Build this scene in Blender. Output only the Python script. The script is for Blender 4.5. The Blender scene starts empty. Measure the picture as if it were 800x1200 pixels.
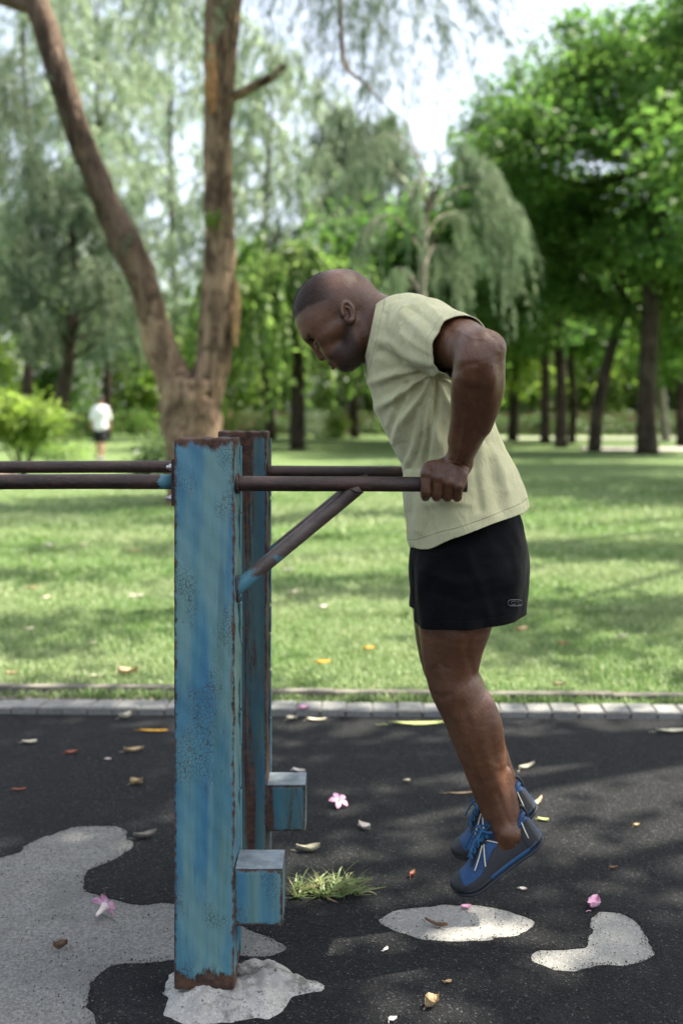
import bpy, bmesh, math, random
import numpy as np
from mathutils import Vector, Matrix
from mathutils.geometry import tessellate_polygon
from mathutils.bvhtree import BVHTree

PI = math.pi
rnd = random.Random(11)
rng = np.random.default_rng(7)
scene = bpy.context.scene
COL = scene.collection

# ---------------------------------------------------------------- camera model (measurements of the place)
FPX, HOR, CAMH = 1166.7, 485.0, 1.285
def P(px, py, d):
    """world point seen at photo position (px, py) at distance d"""
    return np.array([(px-400.0)*d/FPX, d, CAMH-(py-HOR)*d/FPX])
def G(px, py, z=0.0):
    """world point of the ground seen at (px, py)"""
    d = FPX*(CAMH-z)/(py-HOR)
    return np.array([(px-400.0)*d/FPX, d, z])

# ---------------------------------------------------------------- object helpers
def tag(o, label=None, cat=None, group=None, kind=None):
    if label: o['label'] = label
    if cat: o['category'] = cat
    if group: o['group'] = group
    if kind: o['kind'] = kind
    return o

def empty(name, loc, label=None, cat=None, group=None):
    o = bpy.data.objects.new(name, None); COL.objects.link(o)
    o.empty_display_size = 0.1
    o.location = loc
    return tag(o, label, cat, group)

def link(name, me, m=None, parent=None, smooth=False):
    o = bpy.data.objects.new(name, me); COL.objects.link(o)
    if m is not None: me.materials.append(m)
    if parent is not None:                                   # all meshes are modelled in world coordinates
        o.parent = parent
        if parent.type == 'EMPTY': o.matrix_parent_inverse = Matrix.Translation(-Vector(parent.location))
    if smooth and len(me.polygons):
        me.polygons.foreach_set('use_smooth', np.ones(len(me.polygons), dtype=bool))
    return o

def np_mesh(name, V, faces):
    """V (n,3); faces: (m,k) int array"""
    me = bpy.data.meshes.new(name)
    V = np.asarray(V, dtype=np.float32); faces = np.asarray(faces, dtype=np.int32)
    m, k = faces.shape
    me.vertices.add(len(V)); me.vertices.foreach_set('co', V.ravel())
    me.loops.add(m*k); me.loops.foreach_set('vertex_index', faces.ravel())
    me.polygons.add(m)
    me.polygons.foreach_set('loop_start', np.arange(0, m*k, k, dtype=np.int32))
    me.update(calc_edges=True); me.validate()
    return me

def bm_mesh(name, bm):
    me = bpy.data.meshes.new(name); bm.normal_update(); bm.to_mesh(me); bm.free(); return me

class Geo:
    """collects polygons of one mesh"""
    def __init__(self): self.v = []; self.f = []
    def add(self, vs, fs):
        b = len(self.v); self.v += [tuple(float(c) for c in p) for p in vs]; self.f += [tuple(i+b for i in f) for f in fs]
    def box(self, lo, hi):
        x0,y0,z0 = lo; x1,y1,z1 = hi
        self.add([(x0,y0,z0),(x1,y0,z0),(x1,y1,z0),(x0,y1,z0),(x0,y0,z1),(x1,y0,z1),(x1,y1,z1),(x0,y1,z1)],
                 [(0,3,2,1),(4,5,6,7),(0,1,5,4),(1,2,6,5),(2,3,7,6),(3,0,4,7)])
    def tube(self, pts, radii, sides=12, cap=True, wob=0.0, rr=None):
        pts = np.asarray(pts, float); n = len(pts)
        if np.isscalar(radii): radii = [radii]*n
        T = np.gradient(pts, axis=0); T /= np.linalg.norm(T, axis=1)[:,None]+1e-9
        up = np.array([0,0,1.0]) if abs(T[0][2]) < .9 else np.array([1.0,0,0])
        a = np.cross(T[0], up); a /= np.linalg.norm(a)
        vs = []
        for i in range(n):
            a = a - T[i]*np.dot(a, T[i]); a /= np.linalg.norm(a)
            b = np.cross(T[i], a)
            for k in range(sides):
                t = 2*PI*k/sides
                r = radii[i]
                if wob: r *= 1+wob*math.sin(3*t+i*.7)+wob*.8*math.sin(5*t-i*1.3)+wob*.6*math.sin(i*2.1+2*t)
                vs.append(pts[i]+a*math.cos(t)*r+b*math.sin(t)*r)
        fs = []
        for i in range(n-1):
            for k in range(sides):
                k2 = (k+1) % sides
                fs.append((i*sides+k, i*sides+k2, (i+1)*sides+k2, (i+1)*sides+k))
        if cap:
            fs.append(tuple(range(sides-1, -1, -1))); fs.append(tuple((n-1)*sides+k for k in range(sides)))
        self.add(vs, fs)
    def mesh(self, name, bevel=0.0, seg=2):
        me = bpy.data.meshes.new(name); me.from_pydata(self.v, [], self.f); me.update()
        bm = bmesh.new(); bm.from_mesh(me)
        bmesh.ops.recalc_face_normals(bm, faces=bm.faces)
        if bevel:
            bmesh.ops.bevel(bm, geom=list(bm.edges), offset=bevel, segments=seg, affect='EDGES', profile=.5, clamp_overlap=True)
        bm.to_mesh(me); bm.free()
        return me

def crs(pts, n):
    """Catmull-Rom resample of rows (any number of columns)"""
    p = np.asarray(pts, float); m = len(p)
    q = np.vstack([2*p[0]-p[1], p, 2*p[-1]-p[-2]])
    out = []
    for i in range(m-1):
        p0,p1,p2,p3 = q[i],q[i+1],q[i+2],q[i+3]
        for j in range(n):
            t = j/n
            out.append(.5*((2*p1)+(-p0+p2)*t+(2*p0-5*p1+4*p2-p3)*t*t+(-p0+3*p1-3*p2+p3)*t**3))
    out.append(p[-1])
    return np.array(out)

# ---------------------------------------------------------------- material helpers
class NT:
    def __init__(self, name):
        self.m = bpy.data.materials.new(name); self.m.use_nodes = True
        self.t = self.m.node_tree; self.t.nodes.clear()
        self.out = self.t.nodes.new('ShaderNodeOutputMaterial')
    def n(self, typ, **kw):
        nd = self.t.nodes.new(typ)
        for k, v in kw.items():
            if hasattr(nd, k) and k not in nd.inputs: setattr(nd, k, v)
        return nd
    def l(self, a, b): self.t.links.new(a, b)
    def setin(self, nd, key, v):
        s = nd.inputs[key]
        if hasattr(v, 'links') or isinstance(v, bpy.types.NodeSocket): self.l(v, s)
        else:
            if isinstance(v, (tuple, list)) and len(v) == 3 and s.type == 'RGBA': v = (*v, 1)
            s.default_value = v
    def coords(self, kind='Object', scale=(1,1,1), rot=(0,0,0)):
        tc = self.n('ShaderNodeTexCoord'); mp = self.n('ShaderNodeMapping')
        mp.inputs['Scale'].default_value = scale; mp.inputs['Rotation'].default_value = rot
        self.l(tc.outputs[kind], mp.inputs['Vector']); return mp.outputs['Vector']
    def world(self, scale=(1,1,1)):
        g = self.n('ShaderNodeNewGeometry'); mp = self.n('ShaderNodeMapping'); mp.inputs['Scale'].default_value = scale
        self.l(g.outputs['Position'], mp.inputs['Vector']); return mp.outputs['Vector']
    def noise(self, vec, scale, detail=4, rough=.55, dist=0.0, out='Fac'):
        nd = self.n('ShaderNodeTexNoise'); self.l(vec, nd.inputs['Vector'])
        nd.inputs['Scale'].default_value = scale; nd.inputs['Detail'].default_value = detail
        nd.inputs['Roughness'].default_value = rough; nd.inputs['Distortion'].default_value = dist
        return nd.outputs[out]
    def voro(self, vec, scale, feature='F1', out='Distance', rand=1.0):
        nd = self.n('ShaderNodeTexVoronoi'); nd.feature = feature; self.l(vec, nd.inputs['Vector'])
        nd.inputs['Scale'].default_value = scale; nd.inputs['Randomness'].default_value = rand
        return nd.outputs[out]
    def ramp(self, fac, stops, interp='LINEAR'):
        nd = self.n('ShaderNodeValToRGB'); nd.color_ramp.interpolation = interp
        el = nd.color_ramp.elements
        while len(el) < len(stops): el.new(.5)
        for e, (p, c) in zip(el, stops):
            e.position = p; e.color = (*c, 1) if len(c) == 3 else c
        self.l(fac, nd.inputs['Fac']); return nd.outputs['Color']
    def mr(self, v, a, b, c=0.0, d=1.0, smooth=True):
        nd = self.n('ShaderNodeMapRange'); nd.interpolation_type = 'SMOOTHSTEP' if smooth else 'LINEAR'
        self.setin(nd, 'Value', v)
        nd.inputs['From Min'].default_value = a; nd.inputs['From Max'].default_value = b
        nd.inputs['To Min'].default_value = c; nd.inputs['To Max'].default_value = d
        return nd.outputs['Result']
    def math(self, op, a, b=None, c=None):
        nd = self.n('ShaderNodeMath'); nd.operation = op
        for i, v in enumerate((a, b, c)):
            if v is None: continue
            if isinstance(v, bpy.types.NodeSocket): self.l(v, nd.inputs[i])
            else: nd.inputs[i].default_value = v
        return nd.outputs[0]
    def mix(self, fac, a, b, blend='MIX'):
        nd = self.n('ShaderNodeMix'); nd.data_type = 'RGBA'; nd.blend_type = blend
        for i, v in ((0, fac), (6, a), (7, b)):
            if isinstance(v, bpy.types.NodeSocket): self.l(v, nd.inputs[i])
            elif i == 0: nd.inputs[i].default_value = v
            else: nd.inputs[i].default_value = (*v, 1) if len(v) == 3 else v
        return nd.outputs[2]
    def sep(self, vec):
        nd = self.n('ShaderNodeSeparateXYZ'); self.l(vec, nd.inputs[0]); return nd.outputs
    def attr(self, name, out='Fac'):
        nd = self.n('ShaderNodeAttribute'); nd.attribute_name = name; return nd.outputs[out]
    def bump(self, h, strength=.3, dist=.01, normal=None):
        nd = self.n('ShaderNodeBump'); self.l(h, nd.inputs['Height'])
        nd.inputs['Strength'].default_value = strength; nd.inputs['Distance'].default_value = dist
        if normal is not None: self.l(normal, nd.inputs['Normal'])
        return nd.outputs['Normal']
    def bsdf(self, color, rough=.6, spec=.5, metal=0.0, normal=None, **kw):
        nd = self.n('ShaderNodeBsdfPrincipled')
        self.setin(nd, 'Base Color', color); self.setin(nd, 'Roughness', rough)
        self.setin(nd, 'Specular IOR Level', spec); self.setin(nd, 'Metallic', metal)
        if normal is not None: self.l(normal, nd.inputs['Normal'])
        for k, v in kw.items(): self.setin(nd, k.replace('_', ' '), v)
        self.l(nd.outputs[0], self.out.inputs['Surface']); return nd
    def island(self):
        return self.n('ShaderNodeNewGeometry').outputs['Random Per Island']

def plain(name, col, rough=.6, spec=.4, var=.25, scale=40, bump=0.0, metal=0.0):
    t = NT(name); v = t.coords('Object')
    f = t.noise(v, scale, 5)
    c = t.mix(t.mr(f, .3, .7), tuple(x*(1-var) for x in col), tuple(min(1, x*(1+var)) for x in col))
    nrm = t.bump(t.noise(v, scale*4, 4), bump, .004) if bump else None
    t.bsdf(c, rough, spec, metal, nrm); return t.m

def leaf_mat(name, stops, trans=.4, rough=.45, spec=.35, tcol=1.6):
    t = NT(name)
    c = t.ramp(t.island(), stops)
    big = t.noise(t.world(), .55, 2)
    c = t.mix(t.mr(big, .35, .65), c, t.mix(.5, c, stops[-1][1]))
    b = t.n('ShaderNodeBsdfPrincipled'); t.l(c, b.inputs['Base Color']); b.inputs['Roughness'].default_value = rough
    b.inputs['Specular IOR Level'].default_value = spec
    tr = t.n('ShaderNodeBsdfTranslucent')
    hs = t.n('ShaderNodeHueSaturation'); hs.inputs['Value'].default_value = tcol; hs.inputs['Hue'].default_value = .502
    hs.inputs['Saturation'].default_value = 1.05
    t.l(c, hs.inputs['Color']); t.l(hs.outputs[0], tr.inputs['Color'])
    mx = t.n('ShaderNodeMixShader'); mx.inputs[0].default_value = trans
    t.l(b.outputs[0], mx.inputs[1]); t.l(tr.outputs[0], mx.inputs[2]); t.l(mx.outputs[0], t.out.inputs['Surface'])
    return t.m

# ---------------------------------------------------------------- implicit surfaces (for bodies, clothes)
class SDF:
    def __init__(self, xs, ys, zs):
        self.x, self.y, self.z = [np.asarray(a, np.float32) for a in (xs, ys, zs)]
        self.F = np.full((len(xs), len(ys), len(zs)), .06, np.float32)
    def sl(self, lo, hi):
        s = []
        for a, l, h in zip((self.x, self.y, self.z), lo, hi):
            s.append(slice(max(0, int(np.searchsorted(a, l))-1), min(len(a), int(np.searchsorted(a, h))+1)))
        return tuple(s)
    def pts(self, s):
        return self.x[s[0]][:,None,None], self.y[s[1]][None,:,None], self.z[s[2]][None,None,:]
    def put(self, s, d, k, sub=False):
        f = self.F[s]
        if sub: f = -f
        if k > 0:
            h = np.maximum(k-np.abs(f-d), 0)/k
            r = np.minimum(f, d)-h*h*k*.25
        else: r = np.minimum(f, d)
        self.F[s] = -r if sub else r
    def _cone(self, X, Y, Z, a, b, ra, rb, flat):
        ba = b-a; L2 = float(ba@ba)+1e-12
        px, py, pz = X-a[0], Y-a[1], Z-a[2]
        t = np.clip((px*ba[0]+py*ba[1]+pz*ba[2])/L2, 0, 1)
        ox, oy, oz = px-t*ba[0], py-t*ba[1], pz-t*ba[2]
        d2 = ox*ox+oy*oy+oz*oz
        if flat is not None:
            w, fs = flat
            ow = ox*w[0]+oy*w[1]+oz*w[2]
            d2 = d2-ow*ow+(ow/fs)**2
        return np.sqrt(d2)-(ra+(rb-ra)*t)
    def chain(self, pr, k=.01, flat=None, sub=False, res=4):
        """pr: rows of (x, y, z, r)"""
        pr = np.asarray([list(p)+[r] for p, r in pr], float)
        q = crs(pr, res) if len(pr) > 2 else pr
        m = .02+k; w = 1.0
        if flat is not None: w = max(1, flat[1])
        rm = q[:,3].max()*w+m
        s = self.sl(q[:,:3].min(0)-rm, q[:,:3].max(0)+rm)
        X, Y, Z = self.pts(s); d = None
        for i in range(len(q)-1):
            e = self._cone(X, Y, Z, q[i,:3], q[i+1,:3], q[i,3], q[i+1,3], flat)
            d = e if d is None else np.minimum(d, e)
        self.put(s, d.astype(np.float32), k, sub)
    def cone(self, a, b, ra, rb, k=.01, flat=None, sub=False):
        self.chain([(a, ra), (b, rb)], k, flat, sub)
    def ball(self, c, r, k=.01, sub=False):
        self.ell(c, np.eye(3), (r, r, r), k, sub)
    def ell(self, c, R, r, k=.01, sub=False):
        c = np.asarray(c, float); r = np.asarray(r, float); R = np.asarray(R, float)
        m = r.max()+.02+k
        s = self.sl(c-m, c+m); X, Y, Z = self.pts(s)
        q = [((X-c[0])*R[i][0]+(Y-c[1])*R[i][1]+(Z-c[2])*R[i][2])/r[i] for i in range(3)]
        k0 = np.sqrt(q[0]**2+q[1]**2+q[2]**2)
        k1 = np.sqrt((q[0]/r[0])**2+(q[1]/r[1])**2+(q[2]/r[2])**2)+1e-6
        d = k0*(k0-1)/k1
        d = np.where(k0 < .05, -r.min(), d)
        self.put(s, d.astype(np.float32), k, sub)
    def surface(self, smooth=2):
        F = self.F; S = F < 0
        n0, n1, n2 = F.shape
        cnt = np.zeros((n0-1, n1-1, n2-1), np.uint8)
        for i in (0, 1):
            for j in (0, 1):
                for l in (0, 1):
                    cnt += S[i:n0-1+i, j:n1-1+j, l:n2-1+l]
        mask = (cnt > 0) & (cnt < 8)
        idx = np.argwhere(mask)
        acc = np.zeros((len(idx), 3)); num = np.zeros(len(idx))
        cs = [(i, j, l) for i in (0,1) for j in (0,1) for l in (0,1)]
        for a in cs:
            for ax in range(3):
                if a[ax]: continue
                b = list(a); b[ax] = 1
                ia = idx+np.array(a); ib = idx+np.array(b)
                fa = F[ia[:,0], ia[:,1], ia[:,2]]; fb = F[ib[:,0], ib[:,1], ib[:,2]]
                c = (fa < 0) != (fb < 0)
                t = np.where(c, fa/np.where(c, fa-fb, 1), 0)
                p = np.tile(np.array(a, float), (len(idx), 1)); p[:,ax] += t
                acc[c] += p[c]; num[c] += 1
        pos = idx+acc/np.maximum(num, 1)[:,None]
        V = np.stack([np.interp(pos[:,i], np.arange(len(a)), a) for i, a in enumerate((self.x, self.y, self.z))], 1)
        vid = np.full(mask.shape, -1, np.int32); vid[mask] = np.arange(len(idx), dtype=np.int32)
        Q = []
        for ax in range(3):
            sa = [slice(None)]*3; sb = [slice(None)]*3
            sa[ax] = slice(0, -1); sb[ax] = slice(1, None)
            ch = S[tuple(sa)] != S[tuple(sb)]
            e = np.argwhere(ch)
            o1, o2 = [(1, 2), (2, 0), (0, 1)][ax]
            ok = (e[:,o1] > 0) & (e[:,o2] > 0) & (e[:,o1] < F.shape[o1]-1) & (e[:,o2] < F.shape[o2]-1)
            e = e[ok]
            def cell(d1, d2):
                c = e.copy(); c[:,o1] += d1; c[:,o2] += d2
                return vid[c[:,0], c[:,1], c[:,2]]
            q = np.stack([cell(-1,-1), cell(0,-1), cell(0,0), cell(-1,0)], 1)
            inside = S[e[:,0], e[:,1], e[:,2]]
            q[~inside] = q[~inside][:,::-1]
            Q.append(q)
        Q = np.concatenate(Q); Q = Q[(Q >= 0).all(1)]
        V = lap(V, Q, smooth)
        return V, Q

def lap(V, Q, it, lam=.5, mu=-.52):
    if not it: return V
    k = Q.shape[1]
    A = np.concatenate([Q[:,i] for i in range(k)]); B = np.concatenate([Q[:,(i+1)%k] for i in range(k)])
    A, B = np.concatenate([A, B]), np.concatenate([B, A])
    n = len(V); deg = np.maximum(np.bincount(A, minlength=n), 1)
    for i in range(it*2):
        M = np.stack([np.bincount(A, weights=V[B, c], minlength=n) for c in range(3)], 1)/deg[:,None]
        V = V+(lam if i % 2 == 0 else mu)*(M-V)
    return V

def vnormals(V, Q):
    n = np.cross(V[Q[:,2]]-V[Q[:,0]], V[Q[:,3]]-V[Q[:,1]])
    N = np.zeros_like(V)
    for c in range(3):
        for i in range(4): N[:,c] += np.bincount(Q[:,i], weights=n[:,c], minlength=len(V))
    return N/(np.linalg.norm(N, axis=1)[:,None]+1e-12)

def fattr(me, name, vals):
    a = me.attributes.new(name, 'FLOAT', 'POINT'); a.data.foreach_set('value', np.asarray(vals, np.float32))
def vattr(me, name, vals):
    a = me.attributes.new(name, 'FLOAT_VECTOR', 'POINT'); a.data.foreach_set('vector', np.asarray(vals, np.float32).ravel())

def vnoise(p, seed=0, octaves=3):
    """cheap smooth pseudo noise of points (n,3), about -1..1"""
    r = np.random.default_rng(seed); out = 0; amp = 1; f = 1; tot = 0
    for o in range(octaves):
        s = 0
        for _ in range(5):
            w = r.normal(size=3); w /= np.linalg.norm(w); s = s+np.sin((p@w)*f*2*PI+r.uniform(0, 6.28))
        out = out+amp*s/2.6; tot += amp; amp *= .5; f *= 2.1
    return out/tot
# ================================================================ MATERIALS OF THE SETTING
def m_rubber():
    t = NT('rubber_surface'); v = t.world()
    g = t.voro(v, 260, out='Color'); gs = t.sep(g)[0]
    g2 = t.noise(v, 420, 2)
    big = t.noise(v, 1.3, 4, .6); mid = t.noise(v, 7, 4, .6)
    c = t.ramp(gs, [(0, (.0032,.0036,.004)), (.66, (.0064,.0069,.0076)), (.88, (.0115,.012,.013)), (.96, (.024,.024,.024)), (1, (.06,.06,.056))])
    c = t.mix(t.mr(big, .35, .72, 0, .55), c, t.mix(1, c, (1.7,1.72,1.75), 'MULTIPLY'))
    c = t.mix(t.mr(mid, .56, .75, 0, .35), c, (.030,.028,.025))
    scr = t.noise(t.world((1.2, 9, 1)), 3.2, 6, .65)
    c = t.mix(t.mr(scr, .6, .78, 0, .3), c, (.034,.034,.034))
    h = t.math('ADD', t.voro(v, 230), t.math('MULTIPLY', g2, .5))
    n = t.bump(h, .55, .006); n = t.bump(mid, .35, .02, n)
    t.bsdf(c, t.mr(g2, .3, .7, .75, .95), .22, 0, n); return t.m
def m_concrete(name='worn_concrete', base=(.25,.245,.225), dark=.55, stain=0.0, old=0.0):
    t = NT(name); v = t.world()
    a = t.noise(v, 3.5, 8, .62); b = t.noise(v, 38, 6, .7); sp = t.sep(t.voro(v, 330, out='Color'))[0]
    c = t.mix(t.mr(a, .3, .7), tuple(x*.8 for x in base), tuple(x*1.15 for x in base))
    c = t.mix(t.mr(b, .5, .72, 0, .45), c, tuple(x*.6 for x in base))
    c = t.mix(t.math('MULTIPLY', t.mr(sp, .80, .92, 0, dark), t.mr(a, .35, .6)), c, (.05,.05,.048))
    c = t.mix(t.mr(sp, .12, .05, 0, .5), c, (.5,.49,.46))
    if old:                                                # the big old patch at the left is greyer, pitted and dirtier
        o_ = t.mr(t.sep(v)[0], .05, -.10)
        c = t.mix(t.math('MULTIPLY', o_, old), c, t.mix(t.mr(t.noise(v, 120, 4, .75), .40, .62), (.035,.036,.035), (.155,.157,.15)))
        c = t.mix(t.math('MULTIPLY', o_, t.mr(t.noise(v, 5, 5, .6), .5, .7, 0, .5)), c, (.085,.085,.08))
    if stain:
        c = t.mix(t.math('MULTIPLY', t.mr(t.noise(v, 11, 6, .7), .50, .66), stain), c, (.075,.068,.055)); c = t.mix(t.math('MULTIPLY', t.mr(t.noise(v, 60, 4, .7), .60, .68), stain), c, (.045,.042,.036))
    cr = t.voro(t.world((1,1.4,1)), 3.1, 'DISTANCE_TO_EDGE')
    wob = t.math('ADD', cr, t.math('MULTIPLY', b, .03))
    c = t.mix(t.mr(wob, .018, .012, 0, .35), c, (.07,.065,.06))
    n = t.bump(b, .5, .008); n = t.bump(sp, .25, .003, n)
    t.bsdf(c, .88, .25, 0, n); return t.m
def m_lawn():
    t = NT('lawn_turf'); v = t.world()
    a = t.noise(v, .5, 3); b = t.noise(v, 3.0, 5, .65); c3 = t.noise(t.world((1,.45,1)), 28, 5, .7); d = t.noise(t.world((1,.5,1)), 110, 3, .7)
    c = t.mix(t.mr(b, .32, .68), (.095,.170,.038), (.185,.262,.085))
    c = t.mix(t.mr(a, .38, .66, 0, .6), c, (.165,.235,.09))
    c = t.mix(t.mr(c3, .45, .72, 0, .6), c, (.20,.26,.12))
    c = t.mix(t.mr(d, .52, .30, 0, .7), c, (.032,.066,.014))
    n = t.bump(t.math('ADD', c3, d), .9, .05)
    t.bsdf(c, .75, .25, 0, n); return t.m

RUB = m_rubber(); CONC = m_concrete(old=.6); LAWN = m_lawn()

def yk(x): return 4.225-.026*x          # front line of the kerb

# ---- base concrete under the worn rubber
g = Geo(); g.add([(-9,-4,-.0024),(9,-4,-.0024),(9,yk(9)+.02,-.0024),(-9,yk(-9)+.02,-.0024)], [(0,1,2,3)])
tag(link('concrete_ground', g.mesh('concrete_ground'), CONC), kind='structure')

# ---- rubber sheet with real worn-through holes
def rag(loop, amp, step, seed):
    r = np.random.default_rng(seed); out = []
    loop = [np.asarray(p[:2], float) for p in loop]
    for i in range(len(loop)):
        a, b = loop[i], loop[(i+1)%len(loop)]
        n = max(1, int(np.linalg.norm(b-a)/step))
        for j in range(n):
            out.append(a+(b-a)*j/n)
    out = np.array(out)
    w = r.normal(size=out.shape); s = 0
    for k in (1, 2, 5):
        q = sum(np.roll(w, i, 0) for i in range(-k, k+1))/(2*k+1)
        s = s+q*math.sqrt(k)
    return out+s*amp
holeA = [(-80,1016),(-30,1010),(0,1006),(20,998),(35,985),(50,978),(80,972),(110,967),(138,967),(148,977),(158,993),(141,1003),(112,1014),(102,1030),(106,1045),
 (125,1053),(160,1057),(200,1058),(245,1066),(283,1083),(310,1094),(335,1108),(312,1117),(283,1121),(240,1124),(205,1125),(160,1129),(125,1140),(103,1158),
 (98,1176),(106,1196),(125,1225),(140,1262),(-80,1262)]
holeB = [(443,1077),(460,1068),(490,1062),(520,1059),(560,1059),(590,1064),(608,1071),(627,1079),(615,1091),(590,1098),(560,1103),(520,1102),(490,1098),(460,1088)]
holeC = [(698,1066),(720,1068),(740,1077),(755,1096),(771,1117),(760,1124),(730,1128),(690,1133),(660,1136),(630,1131),(616,1123),(625,1114),(660,1111),(690,1106),(698,1094),(690,1080)]
def gpts(l): return [G(x, y) for x, y in l]
holes = [rag(crs(np.array(gpts(h)+[gpts(h)[0]]), 3)[:-1], .0040, .009, i) for i, h in enumerate((holeA, holeB, holeC))]
def ray_poly(out, hs):
    loops = [[Vector((p[0], p[1], 0)) for p in out]]+[[Vector((p[0], p[1], 0)) for p in h[::-1]] for h in hs]
    tris = tessellate_polygon(loops)
    return [v for l in loops for v in l], tris, loops
outer = [(-9,-4),(9,-4),(9,yk(9)),(-9,yk(-9))]
V, T, loops = ray_poly(outer, holes)
g = Geo(); g.add([(v.x, v.y, 0) for v in V], T)
for lp in loops[1:]:
    n = len(lp)
    g.add([(v.x, v.y, 0) for v in lp]+[(v.x*1, v.y, -.005) for v in lp], [(i, (i+1)%n, n+(i+1)%n, n+i) for i in range(n)])
me = g.mesh('rubber_path')
bm = bmesh.new(); bm.from_mesh(me); bmesh.ops.remove_doubles(bm, verts=bm.verts, dist=1e-5); bmesh.ops.recalc_face_normals(bm, faces=bm.faces)
up = sum(f.normal.z*f.calc_area() for f in bm.faces)
if up < 0: bmesh.ops.reverse_faces(bm, faces=bm.faces)
bm.to_mesh(me); bm.free()
tag(link('path', me, RUB), kind='structure')

# ---- lawn sheet, gently uneven, out to the horizon
ys = np.concatenate([np.linspace(0, 6, 40), np.linspace(6.3, 60, 120), np.linspace(65, 420, 40)])
us = np.linspace(-1, 1, 121)
V = []; nx = len(us)
for y in ys:
    for u in us:
        x = u*(9+y*1.1); Y = y+yk(x)+.125
        z = .022+.012*math.sin(x*1.3+Y*.7)*min(1, y/3)+.02*math.sin(x*.31-Y*.23+1)*min(1, y/6)
        V.append((x, Y, z))
F = [(j*nx+i, j*nx+i+1, (j+1)*nx+i+1, (j+1)*nx+i) for j in range(len(ys)-1) for i in range(nx-1)]
tag(link('lawn', np_mesh('lawn', V, F), LAWN, smooth=True), kind='structure')

# ---- kerb: a row of pale pavers
KERB = m_concrete('kerb_stone', (.20,.20,.188), .35)
g = Geo(); x = -7.0
while x < 7:
    w = .108+rnd.uniform(-.006, .006); sk = .022 if x < -.9 else .006
    dz = rnd.uniform(-.003, .003); dy = rnd.uniform(-.003, .003)
    y0, y1 = yk(x)+.003+dy, yk(x)+.118+dy; z1 = .03+dz; e = .0045
    vs = []
    for z, i in ((-.03, 0), (z1-e, 0), (z1, e)):
        vs += [(x+.003+i, y0+i, z), (x+w-.003-i, y0+i, z), (x+w-.003-i+sk, y1-i, z), (x+.003+i+sk, y1-i, z)]
    fs = [(8,9,10,11)]
    for r in (0, 4):
        for k in range(4): fs.append((r+k, r+(k+1)%4, r+4+(k+1)%4, r+4+k))
    g.add(vs, fs); x += w
tag(link('kerb', g.mesh('kerb'), KERB), kind='structure')
# mortar bed and the gravelly strip behind it
g = Geo(); g.add([(-7,yk(-7)+.002,.021),(7,yk(7)+.002,.021),(7,yk(7)+.12,.021),(-7,yk(-7)+.12,.021)], [(0,1,2,3)])
tag(link('kerb_mortar', g.mesh('kerb_mortar'), m_concrete('mortar', (.2,.19,.17))), kind='structure')
# low edging board of the lawn
g = Geo()
for (xa, xb, h) in ((-7,-2.35,.062),(-2.345,-.62,.064),(-.615,.55,.05),(.555,7,.046)):
    n = 10
    for i in range(n):
        a = xa+(xb-xa)*i/n; b = xa+(xb-xa)*(i+1)/n-.001
        y0 = yk((a+b)/2)+.20; dz = rnd.uniform(-.002,.002)
        g.box((a, y0, -.02), (b, y0+.05, h+dz))
t = NT('edging_board'); v = t.world((1,6,6)); f = t.noise(v, 9, 6, .65); f2 = t.noise(t.world(), 4, 3)
c = t.mix(t.mr(f, .3, .7), (.07,.062,.05), (.20,.185,.155)); c = t.mix(t.mr(f2, .5, .66, 0, .6), c, (.035,.03,.024))
t.bsdf(c, .85, .25, 0, t.bump(f, .5, .006))
tag(link('lawn_edging', g.mesh('lawn_edging', .003, 1), t.m), kind='structure')

# ---- grass blades
GR = leaf_mat('grass_blade', [(0, (.058,.14,.026)), (.4, (.120,.22,.055)), (.75, (.20,.29,.10)), (1, (.34,.37,.21))], trans=.35, rough=.5, spec=.3, tcol=1.35)
def blades(n, y0, y1, hmin, hmax, w, wide, seed, ythin=None):
    r = np.random.default_rng(seed)
    y = y0+(y1-y0)*r.random(n)**1.25
    x = (r.random(n)*2-1)*(wide*y)
    Y = y
    ok = Y > yk(x)+.135
    x, Y = x[ok], Y[ok]; n = len(x)
    pn = vnoise(np.stack([x, Y, 0*x], 1)*.9, seed, 3)
    keep = (r.random(n) < .75+.35*pn); x, Y, pn = x[keep], Y[keep], pn[keep]; n = len(x)
    h = (hmin+(hmax-hmin)*r.random(n))*(1+.3*pn)
    on_edge = np.abs(Y-(yk(x)+.225)) < .032
    h = np.where(on_edge & (x < -.9), 0, h*np.where(on_edge, .6, 1)); k = h > 0
    x, Y, h = x[k], Y[k], h[k]; n = len(x)
    az = r.random(n)*2*PI; lean = r.uniform(.2, 1.1, n)
    dx, dy = np.cos(az), np.sin(az)
    z0 = np.full(n, .016)+.012*np.sin(x*1.3+Y*.7)*np.minimum(1, (Y-4.3)/3)
    sx, sy = -dy*w*.5, dx*w*.5
    b = np.stack([x, Y, z0], 1); s = np.stack([sx, sy, 0*sx], 1)
    mid = b+np.stack([dx*lean*h*.35, dy*lean*h*.35, h*.62], 1)
    tip = b+np.stack([dx*lean*h*1.0, dy*lean*h*1.0, h*(1-.25*lean)], 1)
    V = np.stack([b-s, b+s, mid+s*.8, mid-s*.8, tip], 1).reshape(-1, 3)
    i = np.arange(n)[:,None]*5
    q = np.concatenate([i+np.array([[0,1,2,3]]), i+np.array([[3,2,4,4]])])
    return V, i
def blade_mesh(parts, name):
    Vs = []; tri = []; base = 0
    for V, i in parts:
        Vs.append(V)
        for f in ((0,1,2),(0,2,3),(3,2,4)): tri.append(base+i+np.array([f]))
        base += len(V)
    return np_mesh(name, np.concatenate(Vs), np.concatenate(tri))
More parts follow.
